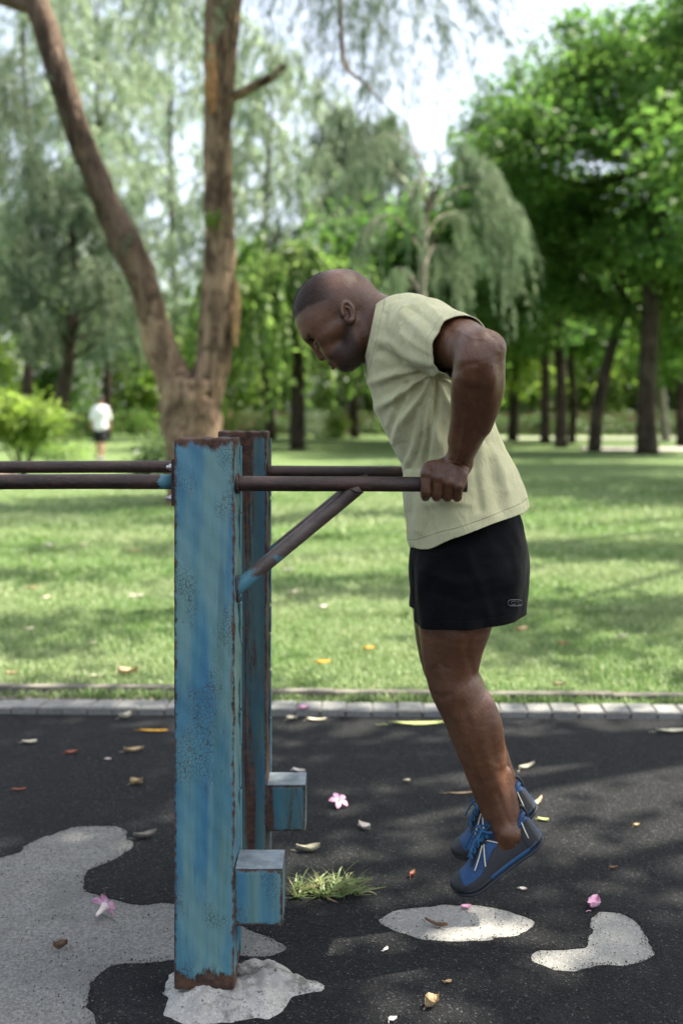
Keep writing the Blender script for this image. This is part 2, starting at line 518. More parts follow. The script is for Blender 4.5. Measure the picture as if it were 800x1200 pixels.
gm = blade_mesh([blades(95000, 4.3, 6.6, .022, .055, .0055, .40, 1), blades(75000, 6.2, 10.5, .03, .06, .009, .40, 2), blades(45000, 10, 19, .035, .07, .017, .40, 3)], 'lawn_grass')
tag(link('lawn_grass', gm, GR), kind='stuff')

# dry crumbs between kerb and edging
n = 1500; x = rng.uniform(-2.2, -.6, n); y = yk(x)+rng.uniform(.125, .2, n); r = rng.uniform(.002, .007, n)
oc = np.array([(1,0,0),(-1,0,0),(0,1,0),(0,-1,0),(0,0,1),(0,0,-1)], float); of = np.array([(0,2,4),(2,1,4),(1,3,4),(3,0,4),(2,0,5),(1,2,5),(3,1,5),(0,3,5)])
V = (np.stack([x, y, .026+r*.4], 1)[:,None,:]+oc[None]*r[:,None,None]*np.array([1.3,1,.7])+rng.normal(0, .0008, (n,6,3))).reshape(-1,3)
F = (np.arange(n)[:,None,None]*6+of[None]).reshape(-1,3)
t = NT('crumb_debris'); t.bsdf(t.ramp(t.island(), [(0,(.08,.065,.05)),(.5,(.22,.19,.15)),(1,(.42,.38,.32))]), .9, .2)
tag(link('gravel_debris', np_mesh('gravel_debris', V, F), t.m), kind='stuff')
# loose grains on the rubber and the bare concrete
n = 5200; y = 1.75+2.5*rng.random(n)**1.1; x = rng.uniform(-.42, .42, n)*y; r = rng.uniform(.0007, .0022, n)
he = np.concatenate(holes); ne = 2400; e_ = he[rng.integers(0, len(he), ne)]+rng.normal(0, .010, (ne,2)); re_ = rng.uniform(.0007, .0020, ne)
x = np.concatenate([x, e_[:,0]]); y = np.concatenate([y, e_[:,1]]); r = np.concatenate([r, re_]); n = len(x)
V = (np.stack([x, y, r*.5], 1)[:,None,:]+oc[None]*r[:,None,None]+rng.normal(0, .0003, (n,6,3))).reshape(-1,3)
F = (np.arange(n)[:,None,None]*6+of[None]).reshape(-1,3)
t = NT('grit'); t.bsdf(t.ramp(t.island(), [(0,(.008,.008,.008)),(.72,(.02,.02,.02)),(.9,(.07,.066,.06)),(1,(.22,.21,.18))]), .9, .2)
tag(link('grit_debris', np_mesh('grit_debris', V, F), t.m), kind='stuff')

# cement footing lump round the near post
lp = [(190,1166),(196,1150),(204,1138),(240,1128),(283,1130),(300,1126),(318,1131),(340,1137),(352,1147),(372,1150),(383,1157),(374,1164),(345,1170),(338,1180),(320,1192),(290,1199),(250,1203),(215,1200),(192,1188)]
ring = rag(crs(np.array(gpts(lp)+[gpts(lp)[0]]), 3)[:-1], .0032, .006, 9)
cen = ring.mean(0); g = Geo(); n = len(ring); pts = []
lv = np.linspace(0, 1, 26)
for t_ in lv:
    pts.append(np.column_stack([cen+(ring-cen)*(1-t_*.99), np.full(n, -.004+.036*(1-(1-t_)**3.2))]))
pts = np.concatenate(pts); k_ = np.clip(pts[:,2]/.02, 0, 1)
nz = vnoise(pts*np.array([9,9,4]), 61, 4); nz2 = vnoise(pts*np.array([34,34,10]), 62, 3)
pts[:,2] += k_*(.015*nz+.008*nz2-.007*np.clip(nz2, 0, 1)); pts[:,:2] += .0025*np.stack([nz2, np.roll(nz2, 7)], 1)*(k_ > .05)[:,None]
fs = [(r*n+i, r*n+(i+1)%n, (r+1)*n+(i+1)%n, (r+1)*n+i) for r in range(len(lv)-1) for i in range(n)]
g.add(pts, fs)
o = tag(link('cement_footing', g.mesh('cement_footing'), m_concrete('footing_cement', (.36,.35,.32), .8, .85), smooth=True), 'rough pale cement lump round the foot of the nearer blue post', 'footing')
# ================================================================ DIP BARS
def m_bluepaint():
    t = NT('blue_chipped_paint')
    L = t.attr('local', 'Vector'); e = t.attr('edge'); top = t.attr('top'); bot = t.attr('bot'); dark = t.attr('rusty'); dpaint = t.attr('dark_paint')
    def mp(s):
        m = t.n('ShaderNodeMapping'); m.inputs['Scale'].default_value = s; t.l(L, m.inputs['Vector']); return m.outputs['Vector']
    big = t.noise(mp((6,6,1.6)), 1.6, 4, .6, .3); strk = t.noise(mp((40,40,1.6)), 1.0, 5, .6, .4); fine = t.noise(mp((1,1,1)), 60, 6, .7)
    wash = t.noise(mp((16,16,1.6)), 1.2, 5, .62, .25)
    c = t.mix(t.mr(big, .36, .64), (.035,.140,.235), (.085,.225,.265))
    c = t.mix(t.mr(wash, .40, .60, 0, .85), c, (.135,.250,.235))
    c = t.mix(t.mr(strk, .52, .72, 0, .55), c, (.060,.135,.125))
    c = t.mix(t.mr(strk, .42, .28, 0, .28), c, (.040,.165,.285))
    c = t.mix(t.math('MULTIPLY', dpaint, t.mr(strk, .3, .6, .55, .95)), c, (.022,.052,.054))                     # paint darkened, most on the rear frame
    # blistered paint
    bl = t.voro(mp((1,1,.55)), 170, 'DISTANCE_TO_EDGE'); patch = t.noise(mp((5,5,2.4)), 2.3, 3)
    blm = t.math('MULTIPLY', t.mr(bl, .10, .03), t.mr(patch, .50, .62))
    c = t.mix(t.math('MULTIPLY', blm, .75), c, (.045,.05,.045))
    speck = t.math('MULTIPLY', t.mr(t.noise(mp((1,1,.7)), 150, 3, .6), .66, .72), t.mr(t.noise(mp((6,6,3)), 2, 3), .42, .6))
    rustc = t.mix(t.mr(t.noise(mp((1,1,1)), 45, 5, .7), .35, .65), (.022,.012,.009), (.088,.038,.019))
    c = t.mix(speck, c, (.05,.035,.028))
    # wandering rust: from edges, the top, the foot and long vertical runs
    em = t.mr(t.math('ADD', e, t.math('MULTIPLY', fine, -.022)), -.003, -.0095)
    tm = t.mr(t.math('ADD', top, t.math('MULTIPLY', t.noise(mp((1,1,.4)), 34, 5, .7), -.062)), -.005, -.022)
    bmk = t.mr(t.math('ADD', bot, t.math('MULTIPLY', t.noise(mp((1,1,.5)), 40, 5, .7), -.09)), .0, -.012)
    run = t.noise(mp((34,34,1.3)), 1.0, 6, .7, .5)
    rm = t.math('MULTIPLY', t.mr(run, .59, .70), t.mr(fine, .30, .58))
    rm2 = t.mr(t.math('ADD', t.noise(mp((30,30,2.0)), 1.0, 6, .7, .5), t.math('MULTIPLY', dark, .40)), .60, .74)
    r = t.math('MAXIMUM', t.math('MAXIMUM', em, tm), t.math('MAXIMUM', bmk, t.math('MAXIMUM', t.math('MULTIPLY', rm, .85), rm2)))
    c = t.mix(r, c, rustc)
    h = t.math('ADD', t.math('MULTIPLY', r, -.6), t.math('ADD', t.math('MULTIPLY', fine, .5), t.math('MULTIPLY', blm, -.4)))
    rough = t.math('ADD', t.math('MULTIPLY', r, .35), t.mr(wash, .3, .7, .38, .55))
    t.bsdf(c, rough, .5, 0, t.bump(h, .45, .0035)); return t.m
def m_rustbar():
    t = NT('worn_rusty_steel'); v = t.world((.35,1,1))
    a = t.noise(v, 22, 6, .7); b = t.noise(v, 160, 5, .75); cn = t.noise(v, 6, 4)
    c = t.mix(t.mr(a, .35, .68), (.022,.013,.010), (.065,.034,.024)); c = t.mix(t.math('MULTIPLY', t.attr('worn'), t.mr(a, .3, .7, .45, 1.0)), c, (.22,.18,.155))
    c = t.mix(t.mr(b, .5, .74, 0, .6), c, (.15,.085,.06)); c = t.mix(t.mr(cn, .5, .7, 0, .5), c, (.05,.034,.03))
    bl = t.attr('paint'); pm = t.mr(t.math('ADD', bl, t.math('MULTIPLY', t.math('SUBTRACT', a, .5), .9)), .45, .52)
    c = t.mix(pm, c, (.085,.235,.29))
    t.bsdf(c, t.mr(b, .3, .7, .36, .62), .55, t.math('MULTIPLY', t.math('SUBTRACT', 1.0, pm), .25), t.bump(t.math('ADD', a, b), .35, .003)); return t.m
BLUE = m_bluepaint(); RUST = m_rustbar()
BOLT = plain('bolt_zinc', (.42,.41,.40), .38, .5, .3, 120, .3, .8)
PLATE = plain('top_plate_grey', (.20,.235,.26), .5, .5, .3, 30, .2, .1)

def paint_attrs(me, lo, hi, top=True, bot=True, rusty=0.0, seed=0, rusty_fn=None, dark_paint=0.0):
    fattr(me, 'dark_paint', np.full(len(me.vertices), dark_paint))
    V = np.empty(len(me.vertices)*3, np.float32); me.vertices.foreach_get('co', V); V = V.reshape(-1, 3).astype(float)
    lo, hi = np.array(lo), np.array(hi)
    d = np.sort(np.minimum(V-lo, hi-V), axis=1)
    vattr(me, 'local', V-np.array([(lo[0]+hi[0])/2, (lo[1]+hi[1])/2, 0])+seed*3.7)
    fattr(me, 'edge', np.maximum(0, d[:,1]))
    fattr(me, 'top', hi[2]-V[:,2] if top else np.full(len(V), .5)); fattr(me, 'bot', V[:,2]-lo[2] if bot else np.full(len(V), .5))
    fattr(me, 'rusty', np.full(len(V), rusty) if rusty_fn is None else rusty_fn(V))

def gridbox(lo, hi, res, bevel=.004, cuts=None):
    """box with a fine grid on its faces, so its attributes follow the surface"""
    bm = bmesh.new(); bmesh.ops.create_cube(bm, size=1)
    lo, hi = np.array(lo), np.array(hi)
    for v in bm.verts: v.co = Vector(lo+(np.array(v.co)+.5)*(hi-lo))
    bmesh.ops.bevel(bm, geom=list(bm.edges), offset=bevel, segments=3, affect='EDGES', profile=.5)
    for ax in range(3):
        n = max(1, int((hi[ax]-lo[ax])/res))
        for i in range(1, n):
            p = [0,0,0]; p[ax] = lo[ax]+(hi[ax]-lo[ax])*i/n; no = [0,0,0]; no[ax] = 1
            bmesh.ops.bisect_plane(bm, geom=list(bm.verts)+list(bm.edges)+list(bm.faces), plane_co=p, plane_no=no, dist=1e-6)
    return bm

def dip_frame(x0, yf, w, top, base, zr, zl, zbox, label, rusty, seed):
    root = empty('dip_bar_frame', (x0+w/2, yf+w/2, base), label, 'dip bars', 'dip bar frames standing side by side')
    lo, hi = (x0, yf, base), (x0+w, yf+w, top)
    bm = gridbox(lo, hi, .012, .005)
    for v in bm.verts:                                   # dents and a slightly hammered skin
        p = v.co
        k = .0011*math.sin(p.z*31+seed)*math.sin(p.x*47+p.y*40)+.0006*math.sin(p.z*97+p.x*120)
        if abs(p.x-hi[0]) < .007: v.co.x += k*1.6-.0016*max(0, math.sin(p.z*23+seed))**6
        elif abs(p.y-lo[1]) < .007: v.co.y += k
        if top-p.z < .012: v.co.z += .0016*math.sin(p.x*160+seed)
    me = bm_mesh('post', bm)
    def rf(V):
        r = np.full(len(V), min(rusty, .05))
        if rusty > .3:
            u = (V[:,0]-lo[0])/w; z = V[:,2]
            r = rusty*np.where(V[:,1] < lo[1]+.004, np.exp(-((u-.58-.06*np.sin(z*9))/.26)**2)*(.55+.45*np.clip((z-.35)/.5, 0, 1))*(.75+.25*np.sin(z*5+1)), .75)
        return r
    paint_attrs(me, lo, hi, True, True, rusty, seed, rf, .75 if rusty > .3 else .0); post = link('post', me, BLUE, root, True)
    xr = x0+w; yb = yf+.05; R = .0168
    def bar(xa, xb, za, zb, pa, pb):
        g = Geo(); n = 48
        xs = np.linspace(xa, xb, n)
        pts = [(x, yb+.0007*math.sin(x*7), za+(zb-za)*i/(n-1)+.0006*math.sin(x*9)) for i, x in enumerate(xs)]
        g.tube(pts, R, 20)
        me = g.mesh('bar')
        V = np.array([v.co[:] for v in me.vertices]); fattr(me, 'paint', np.clip(1-np.abs(V[:,0]-pa)/pb, 0, 1) if pb else np.zeros(len(V)))
        return link('bar', me, RUST, root, True)
    bar(xr-.01, xr+.512, zr, zr-.004, 0, 0)
    bar(x0-2.6, x0-.006, zl, zl, x0, .075)
    # brace from the post up to the bar
    g = Geo(); a = np.array([xr-.012, yb, zr-.243]); b = np.array([xr+.272, yb, zr-.008])
    g.tube([a+(b-a)*t for t in np.linspace(0, 1, 24)], .0165, 20)
    me = g.mesh('brace'); V = np.array([v.co[:] for v in me.vertices])
    fattr(me, 'paint', np.clip(.62-(V[:,2]-a[2])/.16*.55, 0, 1)); fattr(me, 'worn', np.clip(1.2-(V[:,2]-a[2])/.24, 0, 1)); link('brace', me, RUST, root, True)
    # weld beads
    def bead(fn):
        g = Geo(); fn(g); me = g.mesh('weld_bead'); fattr(me, 'paint', np.zeros(len(me.vertices))); link('weld_bead', me, RUST, root, True)
    for c, rr in (((xr+.001, yb, zr), .0185), ((xr+.001, yb, zr-.235), .0205)):
        pts = []; k = 28
        for i in range(k+1):
            t = 2*PI*i/k; q = rr*(1+.05*math.sin(t*9))
            pts.append((c[0]+.001*math.sin(t*13), c[1]+q*math.cos(t), c[2]+q*(1.25 if rr > .02 else 1)*math.sin(t)))
        bead(lambda g: g.tube(pts, [.0042+.001*math.sin(i*2.3) for i in range(k+1)], 8))
    pts = [(xr+.273+.014*math.cos(t)-.012, yb+.0165*math.sin(t), zr-.016-.006*math.cos(t)) for t in np.linspace(0, 2*PI, 24)]
    bead(lambda g: g.tube(pts, .003, 6))
    # flange lip down the right side with notches
    g = Geo(); z = base+.02
    while z < top-.03:
        h = rnd.uniform(.07, .2); g.box((xr-.001, yf+w-.022, z), (xr+.0035+rnd.uniform(-.001,.001), yf+w-.002, min(z+h, top-.02))); z += h+rnd.uniform(.002, .012)
    me = g.mesh('seam_strip', .0012, 1)
    paint_attrs(me, (xr-.5, yf-.5, base-1), (xr+.5, yf+.5, top+1), False, False, .05, seed+1); link('seam_strip', me, BLUE, root)
    # stub foot block with a paler grey top plate
    bx0, bx1, z0, z1 = xr-.002, xr+.1045, zbox, zbox+.126
    bl, bh = (bx0, yf+.004, z0), (bx1, yf+.097, z1-.0022)
    bm = gridbox(bl, bh, .012, .003); me = bm_mesh('step_block', bm)
    paint_attrs(me, bl, bh, False, False, rusty*.35, seed+2, None, .55 if rusty > .3 else .12); blk = link('step_block', me, BLUE, root, True)
    g = Geo(); g.box((bx0+.003, yf+.0035, z1-.0018), (bx1-.0005, yf+.0965, z1+.0012)); link('top_plate', g.mesh('top_plate', .0008, 1), PLATE, blk)
    # mounting plate with bolts at the left
    pl, ph = (x0-.0075, yb-.04, zl-.05), (x0+.001, yb+.04, zl+.052)
    bm = gridbox(pl, ph, .012, .0015); me = bm_mesh('mounting_plate', bm); paint_attrs(me, pl, ph, False, False, .75, seed+3)
    link('mounting_plate', me, BLUE, root)
    for dz in (.034, -.034):
        for dy in (-.027, .027):
            g = Geo(); c = np.array([x0-.0075, yb+dy, zl+dz])
            g.tube([c+np.array([.001,0,0]), c+np.array([-.0065,0,0])], .0085, 6)
            g.tube([c+np.array([-.006,0,0]), c+np.array([-.0125,0,0])], .0045, 10)
            link('bolt', g.mesh('bolt', .0008, 1), BOLT, root)
    return root
dip_frame(-.3648, 2.17, .132, 1.2315, .028, 1.1305, 1.1335, .166, 'blue chipped steel post with brown bars, its foot in the pale cement lump', .05, 1)
dip_frame(-.3338, 2.69, .132, 1.237, .0, 1.127, 1.139, .155, 'darker blue post streaked with brown rust, half hidden behind its brighter twin', .88, 4)
# ================================================================ THE ATHLETE
YC = 2.48
def mir(p): return np.array([p[0], 2*YC-p[1], p[2]])
def spaced(lo, hi, coarse, fine, zones):
    out = [lo]
    while out[-1] < hi:
        a = out[-1]; st = coarse
        for z0, z1 in zones:
            if z0-.006 <= a <= z1: st = fine
        out.append(a+st)
    return np.array(out)

def build_body():
    zh0, zh1 = P(0, 440, YC)[2], P(0, 312, YC)[2]
    xs = spaced(P(335,0,2.3)[0], P(645,0,2.39)[0]+.03, .0032, .0021, [(P(340,0,YC)[0], P(430,0,YC)[0]), (P(485,0,2.22)[0], P(556,0,2.22)[0])])
    ysg = spaced(1.96, 3.0, .0042, .0024, [(2.165, 2.265), (2.395, 2.565), (2.70, 2.78)])
    zs = spaced(P(0,1055,2.39)[2], zh1+.01, .0042, .0021, [(zh0, zh1), (1.085, 1.20)])
    S = SDF(xs, ysg, zs)
    f = np.array([-.743,0,-.669]); u = np.array([-.669,0,.743]); yv = np.array([0,1,0.])
    Ry = np.array([1,1,1])
    H = lambda x, y, dy=0.0: P(x, y, YC)+np.array([0, dy, 0])
    flatY = lambda s: (np.array([0,1.,0]), s)
    # --- torso (mostly under the shirt)
    S.chain([(H(458,388), .066), (H(486,418), .098), (H(505,470), .100), (H(530,530), .084), (H(547,585), .086), (H(551,622), .092)], .01, flatY(1.45))
    for m in (lambda p: p, mir):
        S.cone(H(450,382), m(P(488,388,2.33)), .052, .055, .05)
        # arm
        S.chain([(m(P(490,396,2.31)), .064), (m(P(512,398,2.235)), .0645), (m(P(536,402,2.15)), .0590), (m(P(560,413,2.055)), .0445)], .03)
        S.chain([(m(P(549,401,2.10)), .029), (m(P(561,406,2.06)), .030), (m(P(574,407,2.045)), .0255)], .022)     # triceps tendon / elbow point
        S.ball(m(P(576,407,2.045)), .0215, .02)
        off = np.zeros(3) if m(np.zeros(3))[1] == 0 else np.array([.03,0,0])
        S.chain([(m(P(561,413,2.055)), .0445), (m(P(562,436,2.075)), .0470), (m(P(559,462,2.10)), .0462), (m(P(553,495,2.14)), .0395), (m(P(541,528,2.185)), .0310), (m(P(536,545,2.207)), .0265)], .02)
        S.chain([(m(P(548,424,2.035)), .024), (m(P(543,450,2.062)), .026), (m(P(540,485,2.115)), .020), (m(P(533,515,2.165)), .012)], .022)   # brachioradialis ridge
        S.chain([(m(P(576,430,2.06)), .022), (m(P(575,462,2.085)), .024), (m(P(566,500,2.13)), .014)], .02)
        S.ball(m(P(548,541,2.20)), .0095, .012)                                                                  # ulna knob
        # hand round the bar
        bar = np.array([0, 2.22, 1.1290])
        def A(px, phi, r):                       # around the bar: phi from straight up towards the camera side
            x = (px-400)*2.21/FPX; a = math.radians(phi)
            return m(np.array([x, bar[1]-r*math.sin(a), bar[2]+r*math.cos(a)]))
        S.chain([(m(P(535,546,2.208)), .0255), (A(530, 12, .043), .0235), (A(522, 30, .041), .0205)], .012, (np.array([1.,0,0]), 1.25))
        for i, (px, dr, fm) in enumerate(((498.5, .0114, 52), (511.5, .0118, 66), (524, .0113, 80), (535.5, .0102, 92))):
            sx = (px-514)*.10
            S.chain([(A(532+sx*2.5, 10, .045), dr*1.1), (A(px+5, fm*.55, .0455), dr*1.15), (A(px, fm, .0405), dr*1.20)], .007)                     # metacarpal + knuckle
            pp = (118, 132, 142, 148)[i]
            S.chain([(A(px, fm, .0385), dr*1.14), (A(px-.4, (fm+pp)/2, .0330), dr*1.0), (A(px-.6, pp, .0325), dr*1.06), (A(px-.2, (pp+190)/2+4, .0292), dr*.94), (A(px+.3, 196, .0285), dr*.92), (A(px+1.0, 220, .0275), dr*.9), (A(px+1.6, 248, .0265), dr*.78)], .0028)
            S.ball(A(px-.4, pp-3, .0350), dr*.74, .005); S.ball(A(px, fm-2, .0440), dr*.80, .006)
        # thumb: leaves the side of the palm near the wrist, round the inner side of the bar
        S.chain([(m(P(526,547,2.222)), .0165), (A(512, -25, .038), .0145), (A(504, -55, .0315), .0120), (A(500, -92, .0290), .0112), (A(500, -128, .0285), .0100)], .006)
        S.chain([(m(P(545,400,2.085)), .020), (m(P(554,418,2.03)), .020), (m(P(552,440,2.035)), .016)], .02)
        S.chain([(m(P(569,424,2.02)), .012), (m(P(572,446,2.035)), .016), (m(P(566,480,2.09)), .010)], .02)
        # leg
        dx = np.zeros(3) if m(np.zeros(3))[1] == 0 else np.array([.022, 0, .004])
        L = lambda x, y, d: m(P(x, y, d))
        S.chain([(L(551,612,2.415), .084), (L(545,670,2.395), .0930), (L(535,720,2.385), .0885), (L(530.5,758,2.385), .0715), (L(531,790,2.385), .0595), (L(536,806,2.385), .0565)], .02)
        S.chain([(L(512,735,2.375), .032), (L(511,768,2.375), .026), (L(511,785,2.38), .018)], .03)              # quadriceps above the knee
        S.chain([(L(513,788,2.385), .0225), (L(514,803,2.385), .0225)], .018)                                    # patella
        S.chain([(L(519,818,2.385), .016), (L(530,848,2.385), .016), (L(551,905,2.385), .014), (L(570,955,2.388)+dx, .012)], .03)             # shin edge
        knee = L(536,806,2.385); 
        S.chain([(knee, .0565), (L(547,832,2.385), .0575), (L(560,866,2.386)+dx*.4, .0515), (L(571,902,2.387)+dx*.7, .0415), (L(581,932,2.388)+dx, .0365), (L(589,958,2.39)+dx, .0330), (L(593,974,2.39)+dx, .0325)], .015)
        S.chain([(L(566,826,2.37), .026), (L(574,850,2.372), .028), (L(582,888,2.38)+dx*.7, .018)], .025)        # calf
        S.chain([(L(594,905,2.388)+dx*.7, .010), (L(602,945,2.39)+dx, .0105), (L(606,972,2.39)+dx, .012)], .02)  # Achilles
        for sy in (-1, 1): S.ball(L(590,972,2.39)+dx+np.array([0, sy*.026, 0]), .0095, .022)
        S.chain([(L(601,978,2.39)+dx, .029), (L(583,998,2.39)+dx, .028), (L(560,1022,2.39)+dx, .019)], .02)
    # --- neck and head
    S.chain([(H(416,372), .057), (H(436,381), .060), (H(462,398), .070)], .03)
    S.chain([(H(424,350), .030), (H(440,366), .036), (H(462,384), .04)], .03, flatY(1.4))
    Rh = np.stack([f, yv, u])
    c40 = math.radians(40); Rc = np.array([[-math.cos(c40),0,-math.sin(c40)],[0,1,0],[-math.sin(c40),0,math.cos(c40)]])
    S.ell(H(389,362.5), Rc, (.0975, .0770, .0935), .0)
    S.ell(H(405,352), Rc, (.074, .0775, .070), .03)
    S.chain([(H(378,385), .0475), (H(389,399), .0425), (H(401,412), .0375)], .03, flatY(1.18))
    for sy in (-1, 1):
        S.chain([(H(413,383,sy*.054), .019), (H(416,402,sy*.053), .021), (H(411,416,sy*.040), .020), (H(404.5,421.5,sy*.016), .0195)], .026)
        S.chain([(H(380,397,sy*.045), .0145), (H(392,389,sy*.059), .0125), (H(404,379,sy*.066), .009)], .022)   # cheek bone, arch
        S.ell(H(390,412,sy*.036), np.eye(3), (.022, .018, .022), .02)
    S.chain([(H(404.5,423,-.011), .0185), (H(404.5,423,.011), .0185)], .02)
    S.cone(H(408,414), H(430,402), .034, .040, .03)
    S.chain([(H(367,391,-.036), .0085), (H(361.5,394,-.020), .0095), (H(361,394.5,0), .0075), (H(361.5,394,.020), .0095), (H(367,391,.036), .0085)], .016)
    for sy in (-1, 1):
        S.ball(H(368,403.2,sy*.031), .0145, .012, sub=True)
        S.ball(H(374.6,402.2,sy*.030), .0118, .002)
        # lids
        S.chain([(H(372.5,404.8,sy*.017), .0028), (H(369.6,403.2,sy*.030), .0046), (H(374.5,398.2,sy*.043), .003)], .004)
        S.chain([(H(373.5,406.5,sy*.018), .0025), (H(371.8,407.6,sy*.030), .0032), (H(376.5,402.5,sy*.043), .0025)], .005)
    S.chain([(H(367.5,402.5), .0070), (H(370,408.5,0), .0085), (H(375,415.5), .0105), (H(377.3,418.0), .0115)], .009)
    for sy in (-1, 1):
        S.ell(H(383.5,417.2,sy*.0135), Rh, (.0105, .0085, .0095), .005)
        S.ball(H(381.6,421.6,sy*.0075), .0036, .004, sub=True)
        S.chain([(H(384,411,sy*.022), .003), (H(391,418,sy*.030), .003)], .008, sub=True)
    S.chain([(H(391.5,420.5,-.022), .0065), (H(387.0,424.6,-.010), .0080), (H(386.4,425.0,0), .0076), (H(387.0,424.6,.010), .0080), (H(391.5,420.5,.022), .0065)], .008)
    S.chain([(H(394.0,424.0,-.020), .0065), (H(391.4,429.4,0), .0092), (H(394.0,424.0,.020), .0065)], .006)
    S.chain([(H(391.5,422.3,-.024), .0020), (H(386.6,428.4,0), .0024), (H(391.5,422.3,.024), .0020)], .004, sub=True)
    S.ell(H(395.5,433.0,0), np.eye(3), (.005, .014, .005), .008, sub=True)
    S.ell(H(381.5,424.5,0), np.eye(3), (.0045, .012, .0045), .006, sub=True)
    for sy in (-1, 1):                                   # ears
        e = H(407,370.0,sy*.0745)
        ce = math.radians(17); Re = np.array([[-math.cos(ce), sy*.36, -math.sin(ce)],[.36*sy*math.cos(ce), 1, 0],[-math.sin(ce), 0, math.cos(ce)]])
        Re = np.array([r/np.linalg.norm(r) for r in Re])
        S.ell(e, Re, (.0180, .0088, .0285), .006)
        S.ell(e+np.array([.001, sy*.0095, .003]), Re, (.0105, .0078, .0190), .004, sub=True)
        k = [e+Re[0]*.0148*math.cos(t)*-1+Re[2]*.0255*math.sin(t)+np.array([0, sy*.0075, 0]) for t in np.linspace(-.9, 3.3, 12)]
        S.chain([(q, .0042) for q in k], .003, res=1)
        S.ball(e-Re[2]*.021+np.array([0, sy*.003, 0]), .0085, .006)
        S.ball(e+Re[0]*.013-Re[2]*.004+np.array([0, sy*.003, 0]), .0055, .004)
        S.chain([(e-Re[0]*.006-Re[2]*.012+np.array([0, sy*.0065, 0]), .003), (e-Re[0]*.007+Re[2]*.006+np.array([0, sy*.0065, 0]), .0032), (e+Re[2]*.014+np.array([0, sy*.0065, 0]), .0026)], .003)
        S.ball(e+Re[0]*.004-Re[2]*.008+np.array([0, sy*.009, 0]), .0075, .003, sub=True)
    return S.surface(2)

def photo_xy(V, d=YC):
    """coordinates of points on the side view at the body's middle plane"""
    return 400+V[:,0]*FPX/d, HOR-(V[:,2]-CAMH)*FPX/d
def inpoly(x, y, poly):
    c = np.zeros(len(x), bool); n = len(poly)
    for i in range(n):
        x0, y0 = poly[i]; x1, y1 = poly[(i+1)%n]
        k = ((y0 > y) != (y1 > y)) & (x < (x1-x0)*(y-y0)/((y1-y0) or 1e-9)+x0)
        c ^= k
    return c
def polydist(x, y, pl, closed=False):
    d = np.full(len(x), 1e9); pl = list(pl)+([pl[0]] if closed else [])
    for (x0,y0),(x1,y1) in zip(pl[:-1], pl[1:]):
        dx, dy = x1-x0, y1-y0; t = np.clip(((x-x0)*dx+(y-y0)*dy)/(dx*dx+dy*dy), 0, 1)
        d = np.minimum(d, np.hypot(x-x0-t*dx, y-y0-t*dy))
    return d
def softmask(x, y, poly, w):
    d = polydist(x, y, poly, True); s = np.where(inpoly(x, y, poly), d, -d)
    return np.clip(.5+s/(2*w), 0, 1)

bV, bQ = build_body()
def relief(V, N):
    tx = 400+V[:,0]*FPX/V[:,1]; ty = HOR-(V[:,2]-CAMH)*FPX/V[:,1]
    arm = (V[:,1] < 2.30) & (N[:,1] < .2) & (tx > 488) & (ty > 360) & (ty < 595); leg = (V[:,1] < 2.47) & (ty > 640)
    d = np.zeros(len(V))
    for pl, w, a, m in (
        ([(577,428),(571,455),(568,478),(558,505),(545,534)], 1.7, .0016, arm), ([(541,440),(548,466),(545,492),(541,514),(536,538)], 1.6, .0015, arm), ([(548,466),(560,484),(568,478)], 1.5, .0012, arm),
        ([(524,384),(538,388),(552,396),(566,397)], 1.7, .0015, arm), ([(538,388),(546,402),(549,416)], 1.5, .0012, arm), ([(534,540),(526,549),(517,553)], 1.5, .0013, arm), ([(530,546),(522,556)], 1.4, .0010, arm),
        ([(518,372),(530,392),(533,410),(530,432)], 5.5, -.0042, arm), ([(542,372),(556,386),(560,400)], 4.5, -.0030, arm), ([(534,436),(545,428),(556,426)], 4.5, -.0020, arm), ([(556,426),(572,422),(584,416)], 3.0, -.0010, arm),
        ([(560,440),(560,470),(555,505)], 4.5, -.0030, arm), ([(533,452),(540,488),(536,520)], 3.5, -.0016, arm), ([(572,392),(582,398),(586,410)], 2.0, -.0014, arm), ([(524,543),(536,546),(550,544)], 1.5, -.0012, arm),
        ([(520,538),(536,541),(551,549)], 1.3, -.0013, arm), ([(519,541),(535,545),(549,553)], 1.2, -.0010, arm), ([(527,548),(513,556)], 1.5, .0010, arm), ([(533,552),(523,562)], 1.5, .0010, arm),
        ([(520,735),(516,765),(520,782)], 6, -.0026, leg), ([(545,740),(548,770),(556,792)], 5, -.0036, leg), ([(505,812),(515,818),(526,814)], 3.5, -.0026, leg), ([(507,785),(514,779),(524,783)], 3, -.0022, leg),
        ([(552,800),(556,790),(562,786)], 2.2, -.0022, leg), ([(540,826),(556,868),(570,915)], 6, -.0030, leg), ([(576,815),(572,850),(578,890)], 5, -.0022, leg),
        ([(583,930),(590,950),(596,964)], 3.2, -.0024, leg), ([(600,925),(604,955)], 2.4, .0016, leg)):
        dd = np.zeros(len(V)); dd[m] = np.exp(-(polydist(tx[m], ty[m], pl)/w)**2); d += a*dd
    return .68*d*np.clip(-N[:,1]*1.6+.2, 0, 1)
_N = vnormals(bV, bQ); bV = bV+_N*relief(bV, _N)[:,None]
qx, qy = photo_xy(bV)
head = (qx < 446) & (qy < 440)
hairpoly = [(330,382),(344,380),(352,371),(362,364),(376,361.5),(386,362),(393,366),(397,369),(398.5,352),(406,350),(415,354),(419,366),(420,378),(428,380),(440,366),(452,350),(440,300),(330,300)]
_r = np.clip((qx-360)/44, 0, 1); _r = _r*_r*(3-2*_r)
hm = np.where(head, softmask(qx, qy, hairpoly, 5.5+4*_r), 0)*(1-.66*_r)
